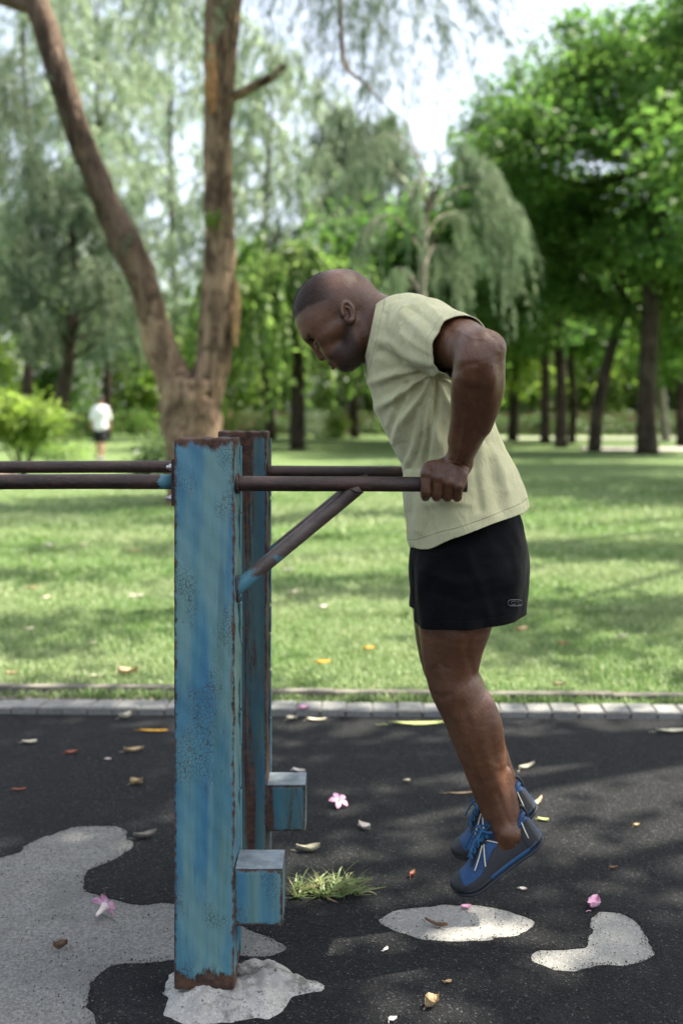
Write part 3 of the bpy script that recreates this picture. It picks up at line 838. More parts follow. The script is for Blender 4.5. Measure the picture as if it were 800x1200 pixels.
beardpoly = [(398.5,369),(403,384),(402,396),(397,407),(391,413),(384.5,419.5),(385.5,423.5),(388.5,423),(392,419.5),(396,421),(398,425),(396,431),(397,440),(424,440),(424,412),(414,396),(409,380)]
bmk = np.where(head, softmask(qx, qy, beardpoly, 3.0), 0)
yo = np.abs(bV[:,1]-YC)
browm = np.where(head & (yo > .010) & (yo < .050), np.clip(1-polydist(qx, qy, [(363.5,399.5),(361.5,395.5),(367,389.5),(373,386.5)])/2.1, 0, 1)*1.5, 0).clip(0, 1)
lipm = np.where(head & (yo < .024), np.clip(1.6-polydist(qx, qy, [(389,424.2),(391.5,423.2)])/2.6, 0, 1)*np.clip(1.7-polydist(qx, qy, [(387,425),(393,429)])/3, 0, 1), 0).clip(0, 1)
palm = np.clip(1-np.abs(bV[:,2]-1.075)/.02, 0, 1)*0
me = np_mesh('person', bV, bQ)
fattr(me, 'hairm', hm); fattr(me, 'beardm', bmk); fattr(me, 'browm', browm); fattr(me, 'lipm', lipm)
eyec = [P(374.6,402.2,YC)+np.array([0, s*.030, 0]) for s in (-1, 1)]
de = np.minimum(*[np.linalg.norm(bV-e, axis=1) for e in eyec])
eyem = np.where((np.abs(de-.0118) < .0010) & (qx < 373.5), 1.0, 0)
iris = np.minimum(*[np.linalg.norm(bV-(e+np.array([-.0095, 0, -.0072])), axis=1) for e in eyec])
fattr(me, 'eyem', eyem); fattr(me, 'irism', np.clip((.0068-iris)/.0014, 0, 1)*eyem)

t = NT('dark_skin'); v = t.world()
a = t.noise(v, 9, 5, .6); b = t.noise(v, 55, 5, .65); p = t.voro(v, 520); p2 = t.noise(v, 700, 2)
c = t.mix(t.mr(a, .3, .7), (.088,.037,.0165), (.150,.065,.031)); c = t.mix(t.mr(b, .42, .7, 0, .45), c, (.066,.026,.0135))
c = t.mix(t.mr(t.noise(v, 210, 3, .7), .64, .74, 0, .35), c, (.055,.025,.016))
c = t.mix(t.math('MULTIPLY', t.attr('lipm'), .7), c, (.115,.045,.038))
sp = t.mr(p2, .35, .62)
hm_ = t.math('MULTIPLY', t.attr('hairm'), t.math('ADD', .25, t.math('MULTIPLY', sp, .40)))
c = t.mix(hm_, c, (.014,.0105,.009))
c = t.mix(t.math('MULTIPLY', t.attr('beardm'), t.math('ADD', .50, t.math('MULTIPLY', sp, .4))), c, (.013,.009,.008))
c = t.mix(t.math('MULTIPLY', t.attr('browm'), .9), c, (.010,.007,.006))
c = t.mix(t.attr('eyem'), c, (.016,.010,.008)); c = t.mix(t.attr('irism'), c, (.010,.006,.005))
n = t.bump(p, .38, .0014); n = t.bump(b, .34, .005, n); n = t.bump(t.noise(t.world((1,1,.35)), 26, 4, .6), .12, .006, n)
ro = t.math('SUBTRACT', t.math('ADD', t.mr(t.noise(v, 16, 5, .65), .3, .7, .27, .50), t.math('MULTIPLY', t.attr('beardm'), .25)), t.math('MULTIPLY', t.attr('eyem'), -.3))
bs = t.bsdf(c, ro, .55, 0, n); bs.inputs['Subsurface Weight'].default_value = .12; bs.inputs['Subsurface Radius'].default_value = (.006,.0025,.0015); bs.inputs['Subsurface Scale'].default_value = 1.0
person = tag(link('person', me, t.m, None, True), 'man in a pale green t-shirt and black shorts holding himself up on the bars', 'person')
body_bvh = BVHTree.FromPolygons([Vector(v) for v in bV], [tuple(q) for q in bQ.tolist()])

# cropped hair: a thin shell over the scalp
bN = vnormals(bV, bQ)
fm = hm[bQ].min(1) > .55
Q = bQ[fm]; used = np.unique(Q); mp = np.full(len(bV), -1); mp[used] = np.arange(len(used))
thick = np.clip((hm[used]-.55)/.45, 0, 1)
HV = bV[used]+bN[used]*(.0004+.0016*thick+.0005*rng.random(len(used)))[:,None]
t = NT('cropped_hair'); v = t.world(); s = t.noise(v, 650, 2); s2 = t.voro(v, 900)
c = t.mix(t.mr(s, .35, .65), (.020,.013,.0095), (.046,.031,.022))
b_ = t.bsdf(c, .75, .15, 0, t.bump(s2, .6, .0012))
tr_ = t.n('ShaderNodeBsdfTransparent'); mx = t.n('ShaderNodeMixShader')                     # stubble: skin shows between the hairs
al = t.math('MULTIPLY', t.mr(t.noise(v, 900, 2), .36, .52), t.attr('grow'))
t.l(al, mx.inputs[0]); t.l(tr_.outputs[0], mx.inputs[1]); t.l(b_.outputs[0], mx.inputs[2]); t.l(mx.outputs[0], t.out.inputs['Surface'])
hme = np_mesh('hair', HV, mp[Q]); fattr(hme, 'grow', np.clip(thick*.9, 0, .75))
link('hair', hme, t.m, person, True)

# ---------------------------------------------------------------- t-shirt
def cloth_from(S, cuts, disp, smooth=2):
    V, Q = S.surface(smooth)
    N = vnormals(V, Q)
    V = V+N*disp(V, N)[:,None]
    me = np_mesh('cloth', V, Q); bm = bmesh.new(); bm.from_mesh(me); bpy.data.meshes.remove(me)
    for co, no, sel in cuts:
        if sel is None: geom = list(bm.verts)+list(bm.edges)+list(bm.faces)
        else:
            vs = [w for w in bm.verts if sel(w.co)]; s = set(vs)
            fs = [f_ for f_ in bm.faces if all(w in s for w in f_.verts)]
            es = list({e for f_ in fs for e in f_.edges}); vs = list({w for f_ in fs for w in f_.verts})
            geom = vs+es+fs
        bmesh.ops.bisect_plane(bm, geom=geom, plane_co=co, plane_no=no, clear_outer=True, dist=1e-6)
    # keep the largest piece
    seen = set(); best = []
    for f0 in bm.faces:
        if f0 in seen: continue
        st = [f0]; seen.add(f0); comp = []
        while st:
            f_ = st.pop(); comp.append(f_)
            for e in f_.edges:
                for g_ in e.link_faces:
                    if g_ not in seen: seen.add(g_); st.append(g_)
        if len(comp) > len(best): best = comp
    bs_ = set(best); bmesh.ops.delete(bm, geom=[f_ for f_ in bm.faces if f_ not in bs_], context='FACES')
    for w in [w for w in bm.verts if not w.link_faces]: bm.verts.remove(w)
    return bm
H = lambda x, y, dy=0.0: P(x, y, YC)+np.array([0, dy, 0])
h = .0035
S = SDF(np.arange(H(405,0)[0], H(650,0)[0], h), np.arange(2.05, 2.92, h), np.arange(H(0,665)[2], H(0,325)[2], h))
fl = lambda s: (np.array([0,1.,0]), s)
S.chain([(H(451,381), .056), (H(480,408), .1215), (H(500,470), .1290), (H(530,530), .1215), (H(541,578), .1420), (H(548,612), .1540), (H(553,655), .160)], .0, fl(1.30))
S.chain([(H(457,387,-.06), .060), (H(490,410,-.08), .118), (H(506,468,-.08), .112), (H(532,530,-.06), .105), (H(545,590,-.075), .135), (H(548,640,-.080), .142)], .03)
S.chain([(H(457,387,.06), .060), (H(490,410,.08), .118), (H(506,468,.08), .112), (H(532,530,.06), .105), (H(545,590,.075), .135), (H(548,640,.080), .142)], .03)
for m in (lambda p: p, mir):
    S.chain([(H(464,385), .060), (m(P(480,386,2.37)), .066), (m(P(497,389,2.29)), .074)], .035)
    S.chain([(m(P(494,391,2.30)), .078), (m(P(512,397,2.235)), .0755), (m(P(530,403,2.165)), .0710), (m(P(552,409,2.07)), .0660)], .03)
armdir = P(560,411,2.055)-P(490,396,2.31); armdir /= np.linalg.norm(armdir)
cutp = P(541,405.5,2.122)
def fold(x, y, pl, w, a):
    d = polydist(x, y, pl); return a*np.exp(-(d/w)**2)
def shirt_disp(V, N):
    near = V[:,1] < YC
    x, y = photo_xy(V, 2.30); x2, y2 = photo_xy(V, YC)
    x = np.where(near, x, x2); y = np.where(near, y, y2)
    r = np.hypot(x-507, y-436)+1e-6; th = np.arctan2(y-436, -(x-507))      # fan of folds from the armpit
    side = np.clip(np.abs(N[:,1])*1.5-.1, 0, 1)
    amp = .0052*np.clip(r/40, 0, 1)*np.exp(-np.clip(r-60, 0, 1e9)/190)*np.clip((th+.25)/.4, 0, 1)
    q = th*12.5+1.0*np.sin(r/33+.6)+.6*np.sin(r/15+th*3)
    rid = (.5+.5*np.sin(q))**2.6-.3
    d = amp*rid*(.3+.7*side)*3.0
    d += fold(x, y, [(446,398),(466,414),(492,428),(512,434)], 5.5, .0055)-fold(x, y, [(448,410),(468,426),(490,438)], 5, .0048)
    d += fold(x, y, [(452,420),(474,444),(497,447)], 4.5, .0035)
    d += fold(x, y, [(504,440),(494,495),(484,560),(479,600)], 5, .006)-fold(x, y, [(512,450),(503,505),(494,560)], 5, .0055)
    d += fold(x, y, [(520,440),(514,500),(510,545)], 5, .0055)
    d += fold(x, y, [(556,520),(562,560),(568,600)], 9, .005)+fold(x, y, [(580,510),(590,560),(598,590)], 8, .004)-fold(x, y, [(572,520),(578,560),(584,595)], 7, .0045)
    d += fold(x, y, [(452,366),(449,385),(455,404),(470,425)], 3.2, -.003)
    d += (fold(x, y, [(470,372),(486,392),(498,412)], 4.5, .0032)-fold(x, y, [(480,366),(497,388),(506,410)], 4.5, .0032)+fold(x, y, [(498,362),(510,384),(512,405)], 4, .0028))
    d += 1.5*(fold(x, y, [(560,470),(575,520),(592,575)], 5, .0035)-fold(x, y, [(552,500),(556,550),(560,596)], 5, .004)+fold(x, y, [(500,592),(520,585),(548,590)], 5, .0028)-fold(x, y, [(488,570),(500,600),(504,618)], 4, .0032)+fold(x, y, [(494,560),(495,590),(492,622)], 4, .0034))
    for pl, w, a in (([(503,470),(499,515),(492,556)], 2.6, .0042), ([(515,470),(508,520),(503,552)], 2.6, .0040), ([(490,480),(486,520),(480,556)], 2.6, .0034), ([(523,480),(519,540)], 2.4, .0034),
                     ([(497,480),(493,520),(486,552)], 2.6, -.0036), ([(509,470),(504,518),(497,556)], 2.6, -.0036), ([(470,455),(460,480),(455,500)], 3, .003), ([(484,448),(470,490),(466,520)], 3, .0036), ([(478,450),(464,488),(460,515)], 3, -.0032),
                     ([(455,400),(475,418),(500,431)], 2.8, .0030), ([(470,395),(486,412),(502,424)], 2.6, .0026), ([(472,362),(466,380),(470,402)], 2.6, .0022), ([(484,640),(489,606),(492,575)], 3, .003)):
        d += fold(x, y, pl, w, a)
    d += .0034*vnoise(V*np.array([5,5,3.2]), 3, 3)+.0018*vnoise(V*np.array([16,16,7]), 5, 2)
    hem = np.clip((y-560)/60, 0, 1)
    d += hem*.005*np.sin(x/13+V[:,1]*18)*side
    return d
def neck_sel(c): return c.x < H(455,0)[0] and c.z > H(0,440)[2]
def slv_sel(m): 
    return lambda c: (np.linalg.norm(np.array(c)-m(P(545,407,2.11))) < .155) and (c.y < 2.30 or c.y > 2.66)
nrm = lambda w: Vector(w).normalized()
hemA, hemB = H(484,630), H(616,586)
hn = hemB-hemA; hemno = nrm((hn[2], 0, -hn[0]))
shirt_cuts = [(H(433,390), nrm((-.98,0,.20)), neck_sel), (cutp, nrm(armdir), slv_sel(lambda p: p)), (mir(cutp), nrm(mir(armdir+np.array([0,YC,0]))-np.array([0,YC,0])), slv_sel(mir)), (hemA, hemno, None)]
bm = cloth_from(S, shirt_cuts, shirt_disp)
for w in bm.verts:                                       # the wavy hem, longer at the front
    px, py = 400+w.co.x*FPX/YC, HOR-(w.co.z-CAMH)*FPX/YC
    line = 630+(586-630)*(px-484)/(616-484)
    k = max(0, 1-(line-py)/55)
    if k > 0:
        e_ = min(1, max(0, (522-px)/30)); dz = 6*e_*e_*(3-2*e_)+1.0*math.sin(px/13)+.8*math.sin(w.co.y*60)
        w.co.z -= dz*k*k/470
# attributes: distance to the openings (hems)
me = bm_mesh('t_shirt', bm)
V = np.array([w.co[:] for w in me.vertices])
def hem_dist():
    x, y = photo_xy(V); line = 630+(586-630)*(x-484)/(616-484)+7*np.clip(1-(x-476)/34, 0, 1)
    dh = (line-y)/470
    ds = np.minimum(np.abs((V-cutp)@armdir)+9*(np.linalg.norm(V-cutp, axis=1) > .1), np.abs((V-mir(cutp))@(mir(armdir+np.array([0,YC,0]))-np.array([0,YC,0])))+9*(np.linalg.norm(V-mir(cutp), axis=1) > .1))
    dn = np.abs((V-H(433,390))@np.array([-.98,0,.2]))+9*((V[:,0] > H(458,0)[0]) | (V[:,2] < H(0,436)[2]))
    return dh, ds, dn
dh, ds, dn = hem_dist(); fattr(me, 'hem', np.minimum(dh, ds)); fattr(me, 'neck', dn)
t = NT('cotton_jersey'); v = t.world(); hemv = t.attr('hem'); nk = t.attr('neck')
a = t.noise(v, 7, 5, .6); wv = t.noise(t.world((1,1,.6)), 380, 3, .7); cr = t.noise(t.world((1,1,.5)), 34, 5, .65, .8)
c = t.mix(t.mr(a, .3, .7), (.47,.455,.25), (.57,.55,.325)); c = t.mix(t.mr(cr, .5, .72, 0, .3), c, (.42,.405,.22)); c = t.mix(t.mr(wv, .4, .7, 0, .25), c, (.62,.60,.38))
st = t.math('MAXIMUM', t.mr(t.math('ABSOLUTE', t.math('SUBTRACT', hemv, .021)), .0022, .0006), t.mr(t.math('ABSOLUTE', t.math('SUBTRACT', nk, .017)), .0022, .0006))
c = t.mix(t.math('MULTIPLY', st, .35), c, (.27,.27,.16))
n = t.bump(wv, .22, .0012); n = t.bump(cr, .6, .009, n); n = t.bump(t.math('MULTIPLY', st, -1), .6, .002, n)
bs = t.bsdf(c, .85, .2, 0, n); bs.inputs['Sheen Weight'].default_value = .15
shirt = link('t_shirt', me, t.m, person, True)
so = shirt.modifiers.new('thickness', 'SOLIDIFY'); so.thickness = .0026; so.offset = -1

# ---------------------------------------------------------------- shorts
S = SDF(np.arange(H(465,0)[0], H(650,0)[0], h), np.arange(2.2, 2.76, h), np.arange(H(0,775)[2], H(0,560)[2], h))
S.chain([(H(537,562), .100), (H(543,580), .112), (H(549,612), .1255), (H(551,650), .132), (H(551,672), .124)], 0, fl(1.42))
for m in (lambda p: p, mir):
    S.chain([(m(P(550.5,640,2.41)), .120), (m(P(550.5,670,2.39)), .1325), (m(P(549,715,2.385)), .1285), (m(P(547,770,2.38)), .1235)], .03, fl(.93))
def shorts_disp(V, N):
    x, y = photo_xy(V, 2.36)
    d = .004*vnoise(V*np.array([6,6,2.6]), 12, 3)+.0022*vnoise(V*np.array([14,14,8]), 13, 2)
    low = np.clip((y-640)/90, 0, 1)
    d += low*.006*np.sin(np.arctan2(V[:,1]-2.385, V[:,0]-.302)*7+1)
    for pl, a in (([(495,668),(530,676),(575,668)], .0035), ([(500,690),(540,697),(600,684)], -.003), ([(540,640),(560,690),(570,725)], .004), ([(520,650),(528,700),(530,735)], -.0035), ([(596,640),(600,690),(604,720)], .003)):
        d += fold(x, y, pl, 6, a)
    return d
ha, hb = P(487,733,2.36), P(612,722,2.36); hn = hb-ha
bm = cloth_from(S, [(ha, nrm((hn[2],0,-hn[0])), None), (H(540,572), nrm((.0,0,1)), None)], shorts_disp)
me = bm_mesh('shorts', bm); V = np.array([w.co[:] for w in me.vertices]); x, y = photo_xy(V, 2.36)
fattr(me, 'hem', ((733+(722-733)*(x-487)/125)-y)/490)
t = NT('black_twill'); v = t.world(); wv = t.noise(t.world((1,1,.5)), 330, 3, .6); cr = t.noise(t.world((.8,.8,1.2)), 22, 5, .62, .6)
c = t.mix(t.mr(cr, .35, .7), (.0020,.0020,.0026), (.0048,.0048,.0056)); c = t.mix(t.mr(wv, .45, .75, 0, .4), c, (.010,.010,.011))
st = t.mr(t.math('ABSOLUTE', t.math('SUBTRACT', t.attr('hem'), .022)), .002, .0006)
n = t.bump(wv, .25, .001); n = t.bump(cr, .4, .006, n); n = t.bump(t.math('MULTIPLY', st, -1), .6, .002, n)
bs = t.bsdf(c, .85, .10, 0, n); bs.inputs['Sheen Weight'].default_value = .03
shorts = link('shorts', me, t.m, person, True)
so = shorts.modifiers.new('thickness', 'SOLIDIFY'); so.thickness = .0024; so.offset = -1
sb = BVHTree.FromPolygons([Vector(w) for w in V], [tuple(p.vertices) for p in me.polygons])
# small outlined mark by the hem
EM = plain('mark_print', (.085,.085,.09), .5, .4, .1)
cam = Vector((0,0,CAMH)); g = Geo()
def onshorts(px, py):
    d = (Vector(P(px, py, 2))-cam).normalized(); hit = sb.ray_cast(cam, d)
    return (hit[0]-d*.0016) if hit[0] is not None else Vector(P(px, py, 2.27))
ov = [(603+8.2*(abs(math.cos(t_))**.6)*(1 if math.cos(t_) > 0 else -1), 706.5+3.6*(abs(math.sin(t_))**.6)*(1 if math.sin(t_) > 0 else -1)) for t_ in np.linspace(0, 2*PI, 33)]
g.tube([onshorts(*p) for p in ov], .0010, 6)
g.tube([onshorts(601.5+3.0*math.cos(t_), 706.5+1.9*math.sin(t_)) for t_ in np.linspace(.6, 5.7, 14)], .0008, 6)
g.tube([onshorts(607+1.4*math.cos(t_), 706.5+1.9*math.sin(t_)) for t_ in np.linspace(0, 6.28, 12)], .0007, 6)
link('mark', g.mesh('mark'), EM, shorts)

# ---------------------------------------------------------------- trail shoes
def m_shoe(name, col, rough=.6, sc=260, spec=.4, var=.3, weave=.5):
    t = NT(name); v = t.world(); w = t.voro(v, sc); a = t.noise(v, 14, 4)
    c = t.mix(t.mr(a, .3, .7), tuple(x*(1-var) for x in col), tuple(x*(1+var) for x in col)); c = t.mix(t.mr(w, .25, .6, 0, .45), c, tuple(x*.35 for x in col))
    t.bsdf(c, rough, spec, 0, t.bump(w, weave, .0012)); return t.m
MESHB = m_shoe('blue_knit', (.014,.060,.160)); OVER = m_shoe('charcoal_overlay', (.020,.021,.024), .55, 500, .4, .25, .25)
RUBB = m_shoe('dark_outsole', (.026,.030,.036), .62, 400, .4, .2, .2); LACE = m_shoe('bright_blue_lace', (.022,.115,.25), .6, 700); CREAM = plain('cream_stripe', (.52,.50,.40), .55, .3, .1)
BLS = m_shoe('blue_midsole', (.020,.075,.170), .55, 300, .4, .2, .15)
SL = .247
sk = np.array([0,.04,.12,.22,.35,.48,.6,.7,.78,.86,.93,.975,1.0])
wk = np.array([.010,.026,.0325,.0335,.0335,.0365,.0415,.0465,.0480,.0450,.0355,.0230,.006])
hk = np.array([.060,.083,.080,.066,.075,.088,.076,.061,.052,.044,.036,.028,.016])
def shoe_fn(origin, m):
    tv = np.array([-.82,0,-.571]); tv /= np.linalg.norm(tv); nv = np.array([-tv[2]*-1,0,0]); nv = np.array([tv[2],0,-tv[0]])
    if nv[2] < 0: nv = -nv
    def pos(s, phi, off=0.0, base=.012):
        w = np.interp(s, sk, wk); hh = np.interp(s, sk, hk); c, sn = math.cos(phi), math.sin(phi)
        low = max(0, s-.55)*0
        narrow = 1-.30*max(0, sn)**1.5*(1 if s < .62 else max(.3, 1-(s-.62)*2))
        y = -(w*narrow+off)*(abs(c)**.72)*(1 if c >= 0 else -1)
        z = base+(hh-base+off)*abs(sn)**.86
        toe = .020*max(0, (s-.72)/.28)**2
        x = s*SL+off*(1 if s > .9 else -1 if s < .06 else 0)
        return m(origin+tv*x+nv*(z+toe)+np.array([0, y, 0]))
    return pos, tv, nv
def smooth_knots():
    global sk, wk, hk
    q = crs(np.stack([sk, wk, hk], 1), 4); sk, wk, hk = q[:,0], q[:,1], q[:,2]
smooth_knots()
def patch(pos, s0, s1, f0, f1, off, ns=30, nf=16):
    """solid strip of material over the upper; f0,f1 give the angles at s"""
    g = Geo(); vs = []
    for o_ in (off, off-.004):
        for i in range(ns+1):
            s = s0+(s1-s0)*i/ns; a, b = f0(s), f1(s)
            for j in range(nf+1): vs.append(pos(s, a+(b-a)*j/nf, o_))
    k = nf+1; N1 = (ns+1)*k; fs = []
    for i in range(ns):
        for j in range(nf):
            q = (i*k+j, i*k+j+1, (i+1)*k+j+1, (i+1)*k+j); fs.append(q); fs.append(tuple(N1+x for x in q[::-1]))
    rim = [i*k for i in range(ns+1)]+[ns*k+j for j in range(1, k)]+[i*k+nf for i in range(ns-1, -1, -1)]+[j for j in range(nf-1, 0, -1)]
    for a, b in zip(rim, rim[1:]+rim[:1]): fs.append((a, b, N1+b, N1+a))
    g.add(vs, fs); return g
def build_shoe(origin, m):
    pos, tv, nv = shoe_fn(origin, m)
    g = Geo(); ns, nf = 56, 28
    vs = [pos(i/ns, PI*j/nf) for i in range(ns+1) for j in range(nf+1)]; k = nf+1
    fs = [(i*k+j, i*k+j+1, (i+1)*k+j+1, (i+1)*k+j) for i in range(ns) for j in range(nf)]
    fs += [tuple(j for j in range(k)), tuple(ns*k+j for j in range(k))]
    g.add(vs, fs); sh = link('shoe', g.mesh('shoe'), MESHB, person, True)
    # sole: wall and tread with a blue rear
    def solemesh(name, s0, s1, mat, z0, z1, out):
        g = Geo(); n = 44; outl = []
        for i in range(n+1): s = s0+(s1-s0)*i/n; outl.append((s, 1))
        for i in range(n, -1, -1): s = s0+(s1-s0)*i/n; outl.append((s, -1))
        rows = []
        for (zz, oo) in ((z0, -.003), (z0+.003, out), (z1-.003, out), (z1, out-.003)):
            r = []
            for s, sg in outl:
                w = np.interp(s, sk, wk)+oo; toe = .020*max(0, (s-.72)/.28)**2
                x = s*SL+(oo if s > .95 else -oo if s < .05 else 0)
                lift = .006*max(0, 1-s/.12)
                r.append(m(origin+tv*x+nv*(zz+toe+lift)+np.array([0, -w*sg, 0])))
            rows.append(r)
        n2 = len(outl); vs = [p for r in rows for p in r]
        fs = [(a*n2+i, a*n2+(i+1)%n2, (a+1)*n2+(i+1)%n2, (a+1)*n2+i) for a in range(3) for i in range(n2)]
        for a in (0, 3):
            for i in range(n): fs.append((a*n2+i, a*n2+i+1, a*n2+n2-2-i, a*n2+n2-1-i))
        g.add(vs, fs); return link(name, g.mesh(name), mat, sh, True)
    solemesh('outsole', 0, 1, RUBB, -.002, .008, .002)
    solemesh('midsole', 0, .62, BLS, .0075, .021, .0018)
    solemesh('foxing', .60, 1, RUBB, .0075, .019, .0016)
    link('toe_cap', patch(pos, .87, 1.0, lambda s: 0, lambda s: PI, .0016).mesh('toe_cap'), OVER, sh, True)
    for flip in (0, 1):
        F = (lambda fn: (lambda s: PI-fn(s))) if flip else (lambda fn: fn)
        link('side_panel', patch(pos, .13, .88, F(lambda s: 0.0), F(lambda s: .36+.40*max(0, 1-abs(s-.42)/.26)+.10*math.sin(s*9)), .0013).mesh('side_panel'), OVER, sh, True)
        link('heel_counter', patch(pos, .012, .16, F(lambda s: 0.0), F(lambda s: .95-s*2.2), .0019).mesh('heel_counter'), OVER, sh, True)
        link('eyestay', patch(pos, .40, .72, F(lambda s: 1.02+.18*(s-.4)), F(lambda s: 1.27+.08*(s-.4)), .0018).mesh('eyestay'), OVER, sh, True)
        for pl in ([(.11,.30),(.085,.85),(.075,1.15)], [(.24,.48),(.36,.78),(.46,1.1)], [(.50,1.02),(.56,.66),(.60,.42)], [(.52,1.05),(.61,.86),(.71,.74)]):
            q = crs(np.array(pl), 8); g = Geo(); g.tube([pos(s, (PI-f_) if flip else f_, .0026) for s, f_ in q], .0017, 6)
            link('stripe', g.mesh('stripe'), CREAM, sh, True)
    # collar roll and heel loop
    g = Geo(); pl = []
    for t_ in np.linspace(0, 2*PI, 41):
        s = .205-.175*math.cos(t_); f_ = PI/2+(.62+.1*math.cos(t_))*math.sin(t_); pl.append(pos(min(.42, max(.03, s)), f_, .000))
    g.tube(pl, .0075, 10, cap=False); link('collar', g.mesh('collar'), MESHB, sh, True)
    g = Geo(); base = pos(.035, PI/2, .0); q = [base+nv*z-tv*x for z, x in ((-.02,.003),(-.004,.010),(.012,.010),(.018,.002),(.008,-.004),(-.006,-.004))]
    g.tube([np.array(p_) for p_ in crs(np.array(q), 4)], .0035, 8); link('heel_loop', g.mesh('heel_loop'), OVER, sh, True)
    # tongue and laces
    link('tongue', patch(pos, .36, .70, lambda s: PI/2-.28, lambda s: PI/2+.28, .0030).mesh('tongue'), BLS, sh, True)
    g = Geo(); rows = [.43, .49, .55, .61, .67]
    for i, s in enumerate(rows):
        for sg in (-1, 1):
            s2 = s-.05 if i else s
            g.tube([pos(s+(s2-s)*t_, PI/2+sg*(.42-.84*t_), .0055+.003*math.sin(t_*PI)) for t_ in np.linspace(0, 1, 9)], .0027, 7)
    c0 = pos(.44, PI/2, .010)
    for sg in (-1, 1):
        ydir = m(np.array([0, sg*1.0, 0]))-m(np.zeros(3))
        for a, b, c_ in ((.030, .020, .0), (.022, -.012, .006)):
            q = np.array([c0, c0+ydir*a*.6+nv*.012+tv*.004, c0+ydir*a+nv*(.006-c_)+tv*b, c0+ydir*a*.7-nv*.004+tv*b*1.3, c0+ydir*.004])
            g.tube(crs(q, 6), .0024, 7)
        q = np.array([c0, c0+ydir*.018+tv*.02+nv*.006, c0+ydir*.026+tv*.045-nv*.006, c0+ydir*.028+tv*.062-nv*.016]); g.tube(crs(q, 5), .0022, 7)
    g.tube([c0-np.array([0,.006,0]), c0+np.array([0,.006,0])], .006, 8)
    link('laces', g.mesh('laces'), LACE, sh, True)
    return sh
so_ = P(637, 983, 2.39)
build_shoe(so_, lambda p: np.asarray(p, float))
dxs = np.array([.022, 0, .004])
build_shoe(so_, lambda p: mir(np.asarray(p, float))+dxs)
# ================================================================ FALLEN LEAVES, FLOWERS, TUFT
def leafcol(name, a, b, spots=.4):
    t = NT(name); v = t.world(); n = t.noise(v, 60, 5, .65); n2 = t.noise(v, 190, 3)
    c = t.mix(t.mr(n, .35, .65), a, b); c = t.mix(t.mr(n2, .62, .74, 0, spots), c, tuple(x*.3 for x in a))
    t.bsdf(c, .6, .35, 0, t.bump(n, .3, .003)); return t.m
LC = {'yellow': leafcol('yellow_leaf', (.50,.24,.02), (.62,.36,.04)), 'pale': leafcol('pale_dry_leaf', (.46,.42,.29), (.60,.56,.42)), 'tan': leafcol('tan_dry_leaf', (.36,.24,.12), (.5,.38,.22)),
      'brown': leafcol('brown_leaf', (.085,.05,.03), (.17,.10,.055)), 'red': leafcol('reddish_leaf', (.20,.06,.035), (.34,.13,.08)), 'green': leafcol('pale_green_leaf', (.36,.42,.12), (.50,.53,.22)),
      'grey': leafcol('grey_leaf', (.16,.15,.12), (.27,.25,.21)), 'pink': leafcol('pink_petal', (.62,.27,.42), (.74,.46,.58), .1), 'white': leafcol('whitish_petal', (.60,.52,.46), (.72,.66,.60), .2)}
def leaf_obj(px, py, L, W, col, label, rot=0.0, curl=.25, z=.0, tilt=.0, cat='fallen leaf', name='fallen_leaf', twist=.3, seed=0):
    r = np.random.default_rng(seed+int(px*7+py)); g0 = G(px, py, z); n, mcol = 12, 5; g = Geo(); vs = []
    for th in (0, -.0009):
        for i in range(n+1):
            s = i/n; w = W*.5*(math.sin(PI*min(1, s*1.02))**.75)*(1-.25*s)+.0008
            w *= 1+.10*math.sin(i*1.9+seed)
            for j in range(mcol):
                v = (j/(mcol-1)*2-1)
                x = (s-.5)*L; y = v*w
                zz = .0025+curl*W*(v*v)*.8+curl*L*.35*(s-.5)**2*2+.15*W*math.sin(s*6+v*1.5+seed)*curl+tilt*L*(s-.5)*.5+twist*y*(s-.5)*.6
                vs.append([x, y, zz+th])
    vs = np.array(vs); vs[:,2] -= vs[:,2].min()-.0008
    c, s_ = math.cos(rot), math.sin(rot); R = np.array([[c,-s_,0],[s_,c,0],[0,0,1]]); vs = vs@R.T+g0
    N1 = (n+1)*mcol; fs = []
    for i in range(n):
        for j in range(mcol-1):
            q = (i*mcol+j, i*mcol+j+1, (i+1)*mcol+j+1, (i+1)*mcol+j); fs += [q, tuple(N1+x for x in q[::-1])]
    rim = [i*mcol for i in range(n+1)]+[n*mcol+j for j in range(1, mcol)]+[i*mcol+mcol-1 for i in range(n-1, -1, -1)]+[j for j in range(mcol-2, 0, -1)]
    for a, b in zip(rim, rim[1:]+rim[:1]): fs.append((a, b, N1+b, N1+a))
    g.add(vs, fs)
    # stalk
    a = (R@np.array([-L*.5,0,0]))+g0+np.array([0,0,.002]); b = (R@np.array([-L*.72,.01*math.sin(seed),0]))+g0+np.array([0,0,.0025]); g.tube([a, (a+b)/2+np.array([0,0,.002]), b], [.0011,.0009,.0008], 5)
    return tag(link(name, g.mesh(name), LC[col], None, True), label, cat)
